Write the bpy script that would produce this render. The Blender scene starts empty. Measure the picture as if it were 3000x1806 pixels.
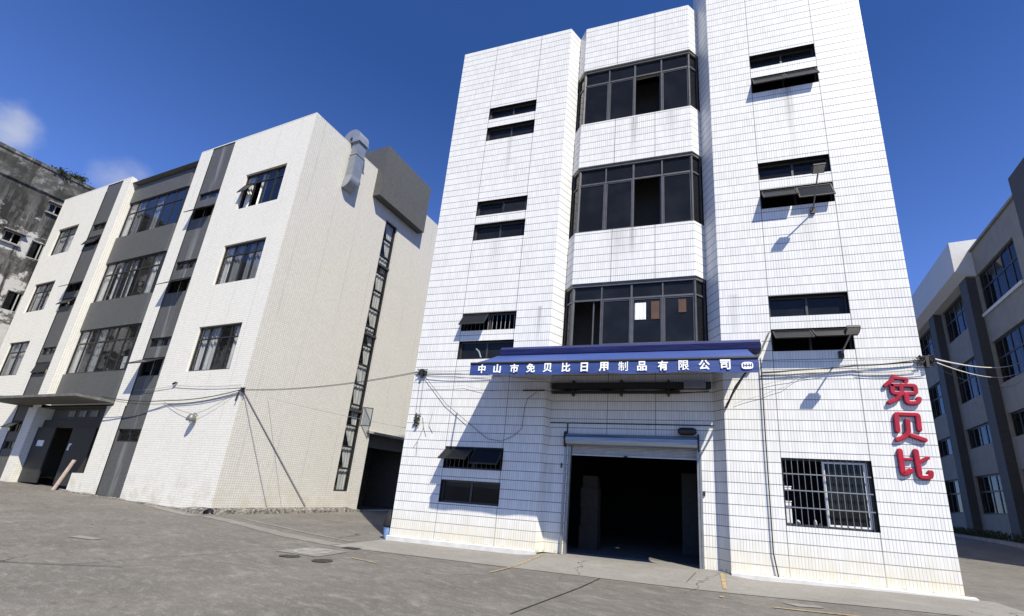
import bpy, math, random
from mathutils import Vector, Matrix
random.seed(7)
R = math.radians
sc = bpy.context.scene
col = sc.collection

# ------------------------------------------------------------------ camera
YAW, PITCH, ROLL = -0.3020, 0.2850, 0.0660
F_PX, CX, CY = 1294.1, 1625.6, 1064.0
fw = Vector((math.sin(YAW)*math.cos(PITCH), math.cos(YAW)*math.cos(PITCH), math.sin(PITCH)))
rt = Vector((math.cos(YAW), -math.sin(YAW), 0)); up = rt.cross(fw)
r2 = math.cos(ROLL)*rt + math.sin(ROLL)*up; u2 = -math.sin(ROLL)*rt + math.cos(ROLL)*up
cam = bpy.data.cameras.new('camera'); camo = bpy.data.objects.new('camera', cam); col.objects.link(camo)
M = Matrix.Identity(4)
for i in range(3):
    M[i][0] = r2[i]; M[i][1] = u2[i]; M[i][2] = -fw[i]
M.translation = (2.576, -11.145, 1.445)
camo.matrix_world = M
cam.sensor_width = 36; cam.lens = 36*F_PX/3000
cam.shift_x = -(CX-1500)/3000; cam.shift_y = (CY-903)/3000
cam.clip_start = 0.05; cam.clip_end = 3000
sc.camera = camo

# ------------------------------------------------------------------ light
SUN = Vector((-0.95, 1.0, -1.78)).normalized()          # direction the light travels
sd = bpy.data.lights.new('sun', 'SUN'); sd.energy = 5.0; sd.angle = R(0.5); sd.color = (1.0, 0.94, 0.80)
so = bpy.data.objects.new('sun', sd); col.objects.link(so)
so.rotation_euler = SUN.to_track_quat('-Z', 'Y').to_euler(); so.location = (20, -20, 30)
world = bpy.data.worlds.new("World"); sc.world = world; world.use_nodes = True
nt = world.node_tree; nt.nodes.clear()
def N(t, **k):
    n = nt.nodes.new(t)
    for a, b in k.items(): setattr(n, a, b)
    return n
out = N('ShaderNodeOutputWorld'); bg = N('ShaderNodeBackground'); sky = N('ShaderNodeTexSky')
sky.sky_type = 'NISHITA'; sky.sun_disc = False
sky.sun_elevation = math.asin(-SUN.z); sky.sun_rotation = math.atan2(-SUN.x, -SUN.y)
sky.altitude = 300; sky.air_density = 1.0; sky.dust_density = 0.4; sky.ozone_density = 3.0
SKYS = 0.052
bg.inputs[1].default_value = SKYS
tint = N('ShaderNodeMix', data_type='RGBA', blend_type='MULTIPLY'); tint.inputs[0].default_value = 1
nt.links.new(sky.outputs[0], tint.inputs[6])
# the deep polarised blue of the photograph: paler low down, deeper overhead
tc = N('ShaderNodeTexCoord'); spz = N('ShaderNodeSeparateXYZ'); nt.links.new(tc.outputs['Generated'], spz.inputs[0])
mz = N('ShaderNodeMapRange'); mz.inputs[1].default_value = 0.42; mz.inputs[2].default_value = 0.72; nt.links.new(spz.outputs[2], mz.inputs[0])
tm = N('ShaderNodeMix', data_type='RGBA'); nt.links.new(mz.outputs[0], tm.inputs[0]); tm.inputs[6].default_value = (1.18, 1.52, 2.46, 1); tm.inputs[7].default_value = (0.57, 0.98, 1.74, 1)
nt.links.new(tm.outputs[2], tint.inputs[7])
# two thin clouds low over the left-hand roofs
no = N('ShaderNodeTexNoise'); no.inputs['Scale'].default_value = 13; no.inputs['Detail'].default_value = 7; no.inputs['Roughness'].default_value = 0.55
nt.links.new(tc.outputs['Generated'], no.inputs['Vector'])
prev = tint.outputs[2]
def cloud(d, rad, gain, prev):
    vm = N('ShaderNodeVectorMath', operation='DISTANCE'); nt.links.new(tc.outputs['Generated'], vm.inputs[0]); vm.inputs[1].default_value = Vector(d).normalized()
    mr = N('ShaderNodeMapRange'); mr.inputs[1].default_value = 0; mr.inputs[2].default_value = rad; mr.inputs[3].default_value = 1; mr.inputs[4].default_value = 0
    nt.links.new(vm.outputs['Value'], mr.inputs[0])
    ad = N('ShaderNodeMath', operation='ADD'); nt.links.new(mr.outputs[0], ad.inputs[0]); nt.links.new(no.outputs[0], ad.inputs[1])
    m2 = N('ShaderNodeMapRange', interpolation_type='SMOOTHSTEP'); m2.inputs[1].default_value = 0.98; m2.inputs[2].default_value = 1.5; m2.inputs[3].default_value = 0; m2.inputs[4].default_value = gain
    nt.links.new(ad.outputs[0], m2.inputs[0])
    mx = N('ShaderNodeMix', data_type='RGBA'); nt.links.new(m2.outputs[0], mx.inputs[0]); nt.links.new(prev, mx.inputs[6]); mx.inputs[7].default_value = (7.5, 8.0, 9.2, 1)
    return mx.outputs[2]
prev = cloud((-0.871, 0.252, 0.423), 0.078, 0.72, prev)
prev = cloud((-0.833, 0.36, 0.414), 0.080, 0.42, prev)
nt.links.new(prev, bg.inputs[0]); nt.links.new(bg.outputs[0], out.inputs[0])
sc.view_settings.view_transform = 'Standard'; sc.view_settings.look = 'None'
sc.view_settings.exposure = 0.62; sc.view_settings.gamma = 1.0; sc.view_settings.use_curve_mapping = False

# ------------------------------------------------------------------ materials
MATS = {}
class MN:
    """small helper round a material's nodes"""
    def __init__(s, name):
        s.m = bpy.data.materials.new(name); s.m.use_nodes = True; s.t = s.m.node_tree; s.t.nodes.clear()
        s.o = s.n('ShaderNodeOutputMaterial'); s.b = s.n('ShaderNodeBsdfPrincipled'); s.l(s.b.outputs[0], s.o.inputs[0]); MATS[name] = s.m
    def n(s, t, **k):
        x = s.t.nodes.new(t)
        for a, b in k.items(): setattr(x, a, b)
        return x
    def l(s, a, b): s.t.links.new(a, b)
    def inp(s, sock, v):
        if hasattr(v, 'is_output') or isinstance(v, bpy.types.NodeSocket): s.l(v, sock)
        else: sock.default_value = v
    def math(s, op, a, b=0.0, c=0.0, clamp=False):
        x = s.n('ShaderNodeMath', operation=op, use_clamp=clamp)
        for i, v in enumerate((a, b, c)): s.inp(x.inputs[i], v)
        return x.outputs[0]
    def mix(s, f, a, b, mode='MIX'):
        x = s.n('ShaderNodeMix', data_type='RGBA', blend_type=mode); s.inp(x.inputs[0], f)
        for i, v in ((6, a), (7, b)):
            if isinstance(v, tuple) and len(v) == 3: v = (*v, 1)
            s.inp(x.inputs[i], v)
        return x.outputs[2]
    def noise(s, vec, scale, detail=4, rough=0.55, out=0):
        x = s.n('ShaderNodeTexNoise'); x.inputs['Scale'].default_value = scale; x.inputs['Detail'].default_value = detail; x.inputs['Roughness'].default_value = rough
        if vec is not None: s.l(vec, x.inputs['Vector'])
        return x.outputs[out]
    def rng(s, v, a, b, c=0.0, d=1.0, smooth=True):
        x = s.n('ShaderNodeMapRange'); x.interpolation_type = 'SMOOTHSTEP' if smooth else 'LINEAR'
        for i, q in enumerate((v, a, b, c, d)): s.inp(x.inputs[i], q)
        return x.outputs[0]
    def uv(s):
        x = s.n('ShaderNodeUVMap'); sp = s.n('ShaderNodeSeparateXYZ'); s.l(x.outputs[0], sp.inputs[0]); return x.outputs[0], sp.outputs[0], sp.outputs[1]
    def scale(s, vec, v):
        x = s.n('ShaderNodeVectorMath', operation='MULTIPLY'); s.l(vec, x.inputs[0]); x.inputs[1].default_value = v; return x.outputs[0]
    def line(s, c, period, phase, width, soft=0.35):
        """1 on a joint line of the given width, repeated every period"""
        a = s.math('SUBTRACT', c, phase); a = s.math('DIVIDE', a, period); a = s.math('FRACT', a)
        a = s.math('SUBTRACT', a, 0.5); a = s.math('ABSOLUTE', a); a = s.math('SUBTRACT', 0.5, a); a = s.math('MULTIPLY', a, period)
        return s.rng(a, width*0.5*(1-soft), width*0.5*(1+soft), 1, 0, False)
    def bump(s, h, st, dist=0.01):
        x = s.n('ShaderNodeBump'); x.inputs['Strength'].default_value = st; x.inputs['Distance'].default_value = dist
        s.l(h, x.inputs['Height']); s.l(x.outputs[0], s.b.inputs['Normal'])
    def set(s, **k):
        for a, v in k.items():
            a = a.replace('_', ' ')
            if isinstance(v, tuple) and len(v) == 3: v = (*v, 1)
            s.inp(s.b.inputs[a], v)

def plain(name, c, rough=0.6, metal=0.0, spec=0.5, var=0.12, sc_=6):
    k = MN(name); g = k.n('ShaderNodeNewGeometry').outputs['Position']
    n = k.noise(g, sc_, 5); f = k.rng(n, 0.3, 0.7, 1-var, 1+var)
    cc = k.mix(1.0, c, f, 'MULTIPLY')
    k.set(Base_Color=cc, Roughness=rough, Metallic=metal); k.b.inputs['Specular IOR Level'].default_value = spec
    return k

def tile_white():
    k = MN('white_tile'); uv, u, v = k.uv()
    hz = k.line(v, 0.241, 0.0, 0.017); vt = k.line(u, 0.0625, 0.0, 0.0095)
    # wide movement joints
    mj = None
    for x in (-3.93, -2.20, 0.55, 1.79, 4.57, 6.30):
        a = k.math('ABSOLUTE', k.math('SUBTRACT', u, x)); a = k.rng(a, 0.004, 0.011, 1, 0, False)
        mj = a if mj is None else k.math('MAXIMUM', mj, a)
    # one value per tile
    cb = k.n('ShaderNodeCombineXYZ'); k.l(k.math('FLOOR', k.math('DIVIDE', u, 0.0625)), cb.inputs[0]); k.l(k.math('FLOOR', k.math('DIVIDE', v, 0.241)), cb.inputs[1])
    wn = k.n('ShaderNodeTexWhiteNoise', noise_dimensions='2D'); k.l(cb.outputs[0], wn.inputs[0])
    base = k.mix(k.rng(wn.outputs[0], 0, 1, 0, 1, False), (0.665, 0.658, 0.634), (0.735, 0.728, 0.702))
    g = k.n('ShaderNodeNewGeometry').outputs['Position']
    blot = k.noise(g, 0.9, 6, 0.6); base = k.mix(k.rng(blot, 0.52, 0.75, 0, 0.16), base, (0.56, 0.55, 0.52))
    # rain streaks
    stv = k.scale(uv, (22, 0.55, 1)); sn = k.noise(stv, 1.0, 5, 0.65)
    base = k.mix(k.rng(sn, 0.56, 0.74, 0, 0.30), base, (0.42, 0.41, 0.39))
    for (x, top, bot, w, s_) in ((1.15, 13.0, 11.3, 0.16, .62), (1.15, 9.0, 7.6, 0.14, .5), (0.75, 9.0, 7.4, .5, .28), (5.50, 12.95, 9.9, 0.15, .5), (5.35, 13.0, 11.2, .45, .22), (-3.0, 12.95, 10.8, 0.12, .38), (-3.1, 9.0, 7.2, .3, .18), (5.6, 9.0, 7.2, .35, .2), (-1.45, 6.6, 5.2, .09, .5), (-0.9, 2.2, .1, .12, .2), (2.3, 13.0, 11.4, .3, .24), (3.75, 6.6, 5.0, .2, .25)):
        a = k.math('ABSOLUTE', k.math('SUBTRACT', u, x)); a = k.rng(a, 0, w, 1, 0)
        b = k.rng(v, bot, top, 0, 1); c = k.math('LESS_THAN', v, top)
        f = k.math('MULTIPLY', k.math('MULTIPLY', a, b), k.math('MULTIPLY', c, k.rng(sn, 0.36, 0.58, 0.15, min(.9, s_*1.45))))
        base = k.mix(f, base, (0.27, 0.26, 0.245))
    # grout gets darker where water sits
    gn = k.noise(g, 1.7, 4)
    base = k.mix(k.math('MULTIPLY', vt, k.rng(gn, .35, .65, .35, .95)), base, (0.33, 0.325, 0.32))
    base = k.mix(k.math('MULTIPLY', hz, 0.95), base, (0.13, 0.132, 0.138)); base = k.mix(k.math('MULTIPLY', mj, 0.95), base, (0.13, 0.13, 0.14))
    # yellowed, scuffed foot of the wall
    yn = k.noise(k.scale(uv, (5, 2.5, 1)), 1.0, 5, .6)
    yf = k.math('MULTIPLY', k.rng(v, 0.05, 1.0, 1, 0), k.rng(yn, 0.3, 0.7, 0.35, 1))
    base = k.mix(k.math('MULTIPLY', yf, 0.75), base, (0.70, 0.64, 0.43), 'MULTIPLY') if False else k.mix(k.math('MULTIPLY', yf, 0.60), base, (0.62, 0.55, 0.36))
    gap = k.noise(k.scale(uv, (14, 9, 1)), 1.0, 3, .6)
    foot = k.math('MULTIPLY', k.rng(v, 0.03, 0.10, 1, 0), k.rng(gap, .52, .6, 0, 1)); base = k.mix(foot, base, (0.34, 0.33, 0.29))
    k.set(Base_Color=base, Roughness=k.math('ADD', 0.32, k.math('MULTIPLY', k.math('MAXIMUM', hz, vt), 0.5)))
    k.b.inputs['Specular IOR Level'].default_value = 0.22
    h = k.math('SUBTRACT', k.math('ADD', 1.0, k.math('MULTIPLY', wn.outputs[0], .12)), k.math('MAXIMUM', hz, k.math('MULTIPLY', vt, .8))); k.bump(h, 0.18, 0.003)
tile_white()

def mosaic(name, ca, cb_, streak, grout, pale=False, mess=0.12):
    k = MN(name); uv, u, v = k.uv(); P = 0.085
    g1 = k.math('MAXIMUM', k.line(u, P, 0, .012), k.line(v, P, 0, .012))
    cb = k.n('ShaderNodeCombineXYZ'); k.l(k.math('FLOOR', k.math('DIVIDE', u, P)), cb.inputs[0]); k.l(k.math('FLOOR', k.math('DIVIDE', v, P)), cb.inputs[1])
    wn = k.n('ShaderNodeTexWhiteNoise', noise_dimensions='2D'); k.l(cb.outputs[0], wn.inputs[0])
    base = k.mix(wn.outputs[0], ca, cb_)
    g = k.n('ShaderNodeNewGeometry').outputs['Position']
    base = k.mix(k.rng(k.noise(g, 0.5, 6, .62), .45, .72, 0, mess*1.6), base, streak)
    sn = k.noise(k.scale(uv, (9, 0.35, 1)), 1.0, 5, .6); base = k.mix(k.rng(sn, .55, .78, 0, mess*2.2), base, streak)
    base = k.mix(k.math('MULTIPLY', g1, 0.62), base, grout)
    # large panel joints, a little irregular
    pj = k.line(u, 1.37, 0.55, .012, .3); base = k.mix(k.math('MULTIPLY', pj, k.rng(k.noise(g, .35, 3), .42, .58, .15, .8)), base, grout)
    if pale:
        a = k.rng(k.math('ABSOLUTE', k.math('SUBTRACT', u, -6.35)), 0.08, 0.3, 1, 0); a2 = k.rng(k.noise(k.scale(uv, (6, .4, 1)), 1.0, 4), .42, .62, 0, .55)
        base = k.mix(k.math('MULTIPLY', a, a2), base, (0.26, 0.26, 0.25))
    else:
        base = k.mix(k.math('MULTIPLY', k.rng(v, 0.1, 1.6, 1, 0), k.rng(k.noise(g, 2.2, 5), .4, .7, 0, .5)), base, (0.42, 0.37, 0.28))
    k.set(Base_Color=base, Roughness=0.55); k.b.inputs['Specular IOR Level'].default_value = .3
    k.bump(k.math('ADD', k.math('MULTIPLY', wn.outputs[0], .3), k.math('SUBTRACT', 1, g1)), .4, .004)
mosaic('cream_mosaic', (0.71, 0.685, 0.61), (0.77, 0.745, 0.67), (0.56, 0.53, 0.46), (0.30, 0.285, 0.245), mess=.07)
mosaic('dimmed_side_mosaic', (0.53, 0.512, 0.468), (0.58, 0.562, 0.515), (0.41, 0.39, 0.345), (0.22, 0.21, 0.19), mess=.07)  # cream mosaic darkened in colour, as the side wall catches less sun
mosaic('grey_mosaic', (0.068, 0.068, 0.066), (0.086, 0.086, 0.083), (0.12, 0.117, 0.11), (0.13, 0.13, 0.125), pale=True, mess=.1)

def old_concrete():
    k = MN('mouldy_concrete'); uv, u, v = k.uv(); g = k.n('ShaderNodeNewGeometry').outputs['Position']
    n1 = k.noise(uv, 0.32, 9, .68); n2 = k.noise(uv, 2.2, 10, .72)
    st = k.noise(k.scale(uv, (1.3, 0.16, 1)), 1.0, 8, .7)
    base = k.mix(k.rng(n2, .35, .65), (0.065, 0.063, 0.058), (0.17, 0.165, 0.155))
    base = k.mix(k.rng(k.math('ADD', k.math('MULTIPLY', st, .75), k.math('MULTIPLY', n2, .35)), .50, .60, 0, .96), base, (0.012, 0.012, 0.011))
    wmask = k.rng(k.math('ADD', n1, k.math('MULTIPLY', n2, .35)), .655, .715, 0, .9); base = k.mix(wmask, base, (0.50, 0.49, 0.47)); drip = k.noise(k.scale(uv, (1.6, .12, 1)), 1.0, 6, .65); base = k.mix(k.math('MULTIPLY', k.rng(drip, .50, .60), k.rng(n2, .3, .5, .4, .95)), base, (0.013, 0.013, 0.012))
    topm = k.math('MULTIPLY', k.rng(v, 16.8, 19.4), k.rng(n2, .36, .56, .55, 1)); base = k.mix(k.math('MULTIPLY', topm, .93), base, (0.030, 0.030, 0.026))
    k.set(Base_Color=base, Roughness=.95); k.bump(n2, .8, .04)
old_concrete()

def ground_mat(name, ca, cb_, warm, joints=False, streaky=1.0):
    k = MN(name); g = k.n('ShaderNodeNewGeometry').outputs['Position']
    n1 = k.noise(g, 0.35, 8, .6); rot = k.n('ShaderNodeVectorRotate'); rot.inputs['Angle'].default_value = 0.35; k.l(g, rot.inputs['Vector'])
    dz = k.noise(g, 1.1, 3, .5, out=1); wv = k.n('ShaderNodeVectorMath', operation='MULTIPLY_ADD'); k.l(dz, wv.inputs[0]); wv.inputs[1].default_value = (.55, .55, 0); k.l(rot.outputs[0], wv.inputs[2])
    n2 = k.noise(k.scale(wv.outputs[0], (1.3, 2.4, 1)), 1.0, 9, .68); n3 = k.noise(g, 38, 4, .7); n4 = k.noise(k.scale(wv.outputs[0], (.5, 1.6, 1)), 2.0, 8, .7)
    base = k.mix(k.rng(n1, .35, .65), ca, cb_)
    dk = tuple(c*.62 for c in ca)
    n6 = k.noise(k.scale(wv.outputs[0], (2.6, 8.5, 1)), 1.0, 12, .82); n7 = k.noise(g, 7.5, 8, .75)
    base = k.mix(k.rng(n2, .50, .80, 0, .45*streaky), base, warm)
    base = k.mix(k.rng(n4, .50, .76, 0, .45*streaky), base, dk)
    base = k.mix(k.rng(n6, .47, .72, 0, .50*streaky), base, warm)
    base = k.mix(k.math('MULTIPLY', k.rng(n7, .54, .66, 0, .45*streaky), k.rng(n1, .4, .6, .2, 1)), base, dk)
    sp = k.n('ShaderNodeTexVoronoi', feature='F1'); sp.inputs['Scale'].default_value = 26; k.l(g, sp.inputs['Vector'])
    base = k.mix(k.rng(sp.outputs['Distance'], .10, .24, .35, 0), base, tuple(min(1, c*1.5) for c in warm))
    base = k.mix(k.rng(n3, .35, .65, .0, .45), base, k.mix(1.0, base, (.60, .60, .60), 'MULTIPLY'))
    vo = k.n('ShaderNodeTexVoronoi', feature='DISTANCE_TO_EDGE'); vo.inputs['Scale'].default_value = .20
    vv = k.n('ShaderNodeVectorMath', operation='MULTIPLY_ADD'); k.l(k.noise(g, .9, 5, .6, out=1), vv.inputs[0]); vv.inputs[1].default_value = (1.4, 1.4, 0); k.l(g, vv.inputs[2]); k.l(vv.outputs[0], vo.inputs['Vector'])
    crack = k.rng(vo.outputs[0], .001, .0035, 1, 0, False); base = k.mix(k.math('MULTIPLY', crack, k.rng(n1, .42, .6, 0, .8)), base, (.035, .033, .03))
    k.set(Base_Color=base, Roughness=k.rng(n2, .3, .7, .75, .95)); k.b.inputs['Specular IOR Level'].default_value = .25
    k.bump(k.math('ADD', k.math('MULTIPLY', n3, .5), n2), .55, .012)
ground_mat('road_concrete', (0.116, 0.108, 0.097), (0.148, 0.138, 0.125), (0.305, 0.286, 0.262), streaky=1.15)
ground_mat('apron_concrete', (0.20, 0.19, 0.175), (0.245, 0.233, 0.216), (0.34, 0.325, 0.303), streaky=.95)
ground_mat('strip_concrete', (0.18, 0.168, 0.152), (0.22, 0.207, 0.19), (0.30, 0.284, 0.262), streaky=.8)

plain('dark_frame', (0.055, 0.054, 0.052), .45, .3); plain('alu_frame', (0.28, 0.28, 0.275), .4, .6); plain('black_frame', (0.02, 0.02, 0.021), .45, .2)
plain('grey_bar', (0.16, 0.155, 0.15), .5, .4); plain('galv', (0.33, 0.345, 0.37), .45, .5, var=.08, sc_=3); plain('galv_dull', (0.24, 0.265, 0.30), .5, .5, var=.07, sc_=3)
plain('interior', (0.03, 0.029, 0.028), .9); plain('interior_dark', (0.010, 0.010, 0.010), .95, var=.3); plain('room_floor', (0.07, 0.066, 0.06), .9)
plain('roof_grey', (0.16, 0.155, 0.15), .9); plain('plinth_white', (0.56, 0.55, 0.52), .7, var=.1, sc_=3); plain('cable_black', (0.018, 0.018, 0.018), .6); plain('cable_grey', (0.30, 0.29, 0.28), .6)
plain('cable_sunlit', (0.62, 0.60, 0.56), .6); plain('steel_dark', (0.03, 0.03, 0.03), .5, .3); plain('white_paint', (0.72, 0.72, 0.71), .5); plain('door_grey', (0.022, 0.022, 0.021), .6); plain('canopy_concrete', (0.12, 0.117, 0.108), .9, var=.25, sc_=4); plain('wood', (0.46, 0.36, 0.29), .8, var=.25, sc_=14)  # right overhead wires: cable colour lightened to look sunlit even in shade
plain('yellow_paint', (0.30, 0.22, 0.115), .85, var=.4, sc_=16); plain('iron_lid', (0.06, 0.055, 0.05), .7, .3, var=.3, sc_=20)
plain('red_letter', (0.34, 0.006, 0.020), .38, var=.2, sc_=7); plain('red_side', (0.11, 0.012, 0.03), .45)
plain('blue_bin', (0.22, 0.36, 0.60), .6); plain('black_rubber', (0.012, 0.012, 0.013), .7); plain('carton', (0.035, 0.026, 0.019), .9); plain('lettering_white', (0.85, 0.85, 0.84), .6, var=.04)
plain('sash_glass', (0.012, 0.013, 0.016), .3, 0, .12, var=.1); plain('shed_grey', (.10, .096, .085), .9); plain('dim_board', (0.05, 0.05, 0.05), .9); plain('paper', (0.75, 0.75, 0.73), .8); plain('brown_cloth', (0.085, 0.045, 0.032), .9); plain('plate_concrete', (0.23, 0.217, 0.198), .95, var=.3, sc_=5)
plain('pale_frame', (0.36, 0.36, 0.34), .6); plain('grey_render', (0.21, 0.205, 0.19), .8, var=.08, sc_=2); plain('pillar_blue', (0.045, 0.045, 0.048), .7); plain('white_clad', (0.52, 0.515, 0.50), .5, var=.05)
plain('weeds', (0.035, 0.045, 0.018), .9, var=.4); plain('leaf_green', (0.05, 0.06, 0.03), .8, var=.4); plain('rubble_grey', (0.24, 0.225, 0.195), .95, var=.5, sc_=14)
def rust_crumble():
    k = MN('crumbled_plinth'); g = k.n('ShaderNodeNewGeometry').outputs['Position']; n = k.noise(g, 9, 8, .75); n2 = k.noise(g, 2.2, 5)
    b = k.mix(k.rng(n, .38, .6), (0.03, 0.027, 0.022), (0.24, 0.225, 0.20)); b = k.mix(k.rng(n2, .5, .7, 0, .5), b, (.30, .285, .26)); k.set(Base_Color=b, Roughness=.95); k.bump(n, 1.0, .05)
rust_crumble()
def fabric(name, c, c2):
    k = MN(name); uv, u, v = k.uv(); g = k.n('ShaderNodeNewGeometry').outputs['Position']
    n = k.noise(k.scale(g, (1.2, 5, 5)), 1, 6, .6); b = k.mix(k.rng(n, .35, .68), c, c2); k.set(Base_Color=b, Roughness=.62)
    k.bump(k.noise(k.scale(g, (.8, 4, 4)), 1, 4), .6, .05)
fabric('blue_canvas', (0.020, 0.047, 0.185), (0.030, 0.062, 0.225)); fabric('navy_cover', (0.006, 0.011, 0.075), (0.010, 0.017, 0.105))
def shutter_mat():
    k = MN('shutter_steel'); uv, u, v = k.uv(); n = k.noise(uv, 4, 5); b = k.mix(k.rng(n, .3, .7), (.42, .43, .43), (.52, .53, .52)); k.set(Base_Color=b, Roughness=.45, Metallic=.35)
shutter_mat()
def housing_mat():
    k = MN('housing_steel'); g = k.n('ShaderNodeNewGeometry').outputs['Position']; n = k.noise(k.scale(g, (.6, 14, 14)), 1, 4); b = k.mix(k.rng(n, .35, .65), (.20, .24, .30), (.36, .41, .47)); k.set(Base_Color=b, Roughness=.35, Metallic=.5)
housing_mat()
def curtain_mat(name, c):
    k = MN(name); uv, u, v = k.uv(); n = k.noise(k.scale(uv, (16, .4, 1)), 1, 3); b = k.mix(k.rng(n, .35, .65), tuple(x*.55 for x in c), c); k.set(Base_Color=b, Roughness=.9)
curtain_mat('curtain', (.85, .83, .78)); curtain_mat('curtain_dark', (.30, .31, .32))
def glass(name, tr, rough=.02, ior=1.38, df_=.25, gc=(.9, .9, .9, 1)):
    k = MN(name); t = k.t
    tb = k.n('ShaderNodeBsdfTransparent'); tb.inputs[0].default_value = (*tr, 1)
    gl = k.n('ShaderNodeBsdfGlossy'); gl.inputs['Roughness'].default_value = rough; gl.inputs['Color'].default_value = gc
    df = k.n('ShaderNodeBsdfDiffuse'); g = k.n('ShaderNodeNewGeometry').outputs['Position']
    dc = k.mix(k.rng(k.noise(g, 1.3, 5, .6), .4, .7), (.026, .027, .029), (.044, .046, .050)); k.l(dc, df.inputs[0])
    m1 = k.n('ShaderNodeMixShader'); m1.inputs[0].default_value = df_; k.l(tb.outputs[0], m1.inputs[1]); k.l(df.outputs[0], m1.inputs[2])
    lw = k.n('ShaderNodeLayerWeight'); lw.inputs[0].default_value = .5; f0 = ((ior-1)/(ior+1))**2
    fr = k.math('MULTIPLY_ADD', k.math('POWER', lw.outputs['Facing'], 4.2), .8, f0)
    bp = k.n('ShaderNodeBump'); bp.inputs['Strength'].default_value = .05; bp.inputs['Distance'].default_value = .05; k.l(k.noise(g, 1.2, 2), bp.inputs['Height']); k.l(bp.outputs[0], gl.inputs['Normal'])
    m2 = k.n('ShaderNodeMixShader'); k.l(fr, m2.inputs[0]); k.l(m1.outputs[0], m2.inputs[1]); k.l(gl.outputs[0], m2.inputs[2]); k.l(m2.outputs[0], k.o.inputs[0])
glass('glass', (.90, .91, .92), ior=1.30, df_=.07, gc=(.8, .8, .8, 1)); glass('glass_tint', (.30, .31, .32), ior=1.34, df_=.35, gc=(.85, .82, .78, 1)); glass('glass_blue', (.45, .47, .50), ior=1.36, df_=.15, gc=(.7, .7, .72, 1))

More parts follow.
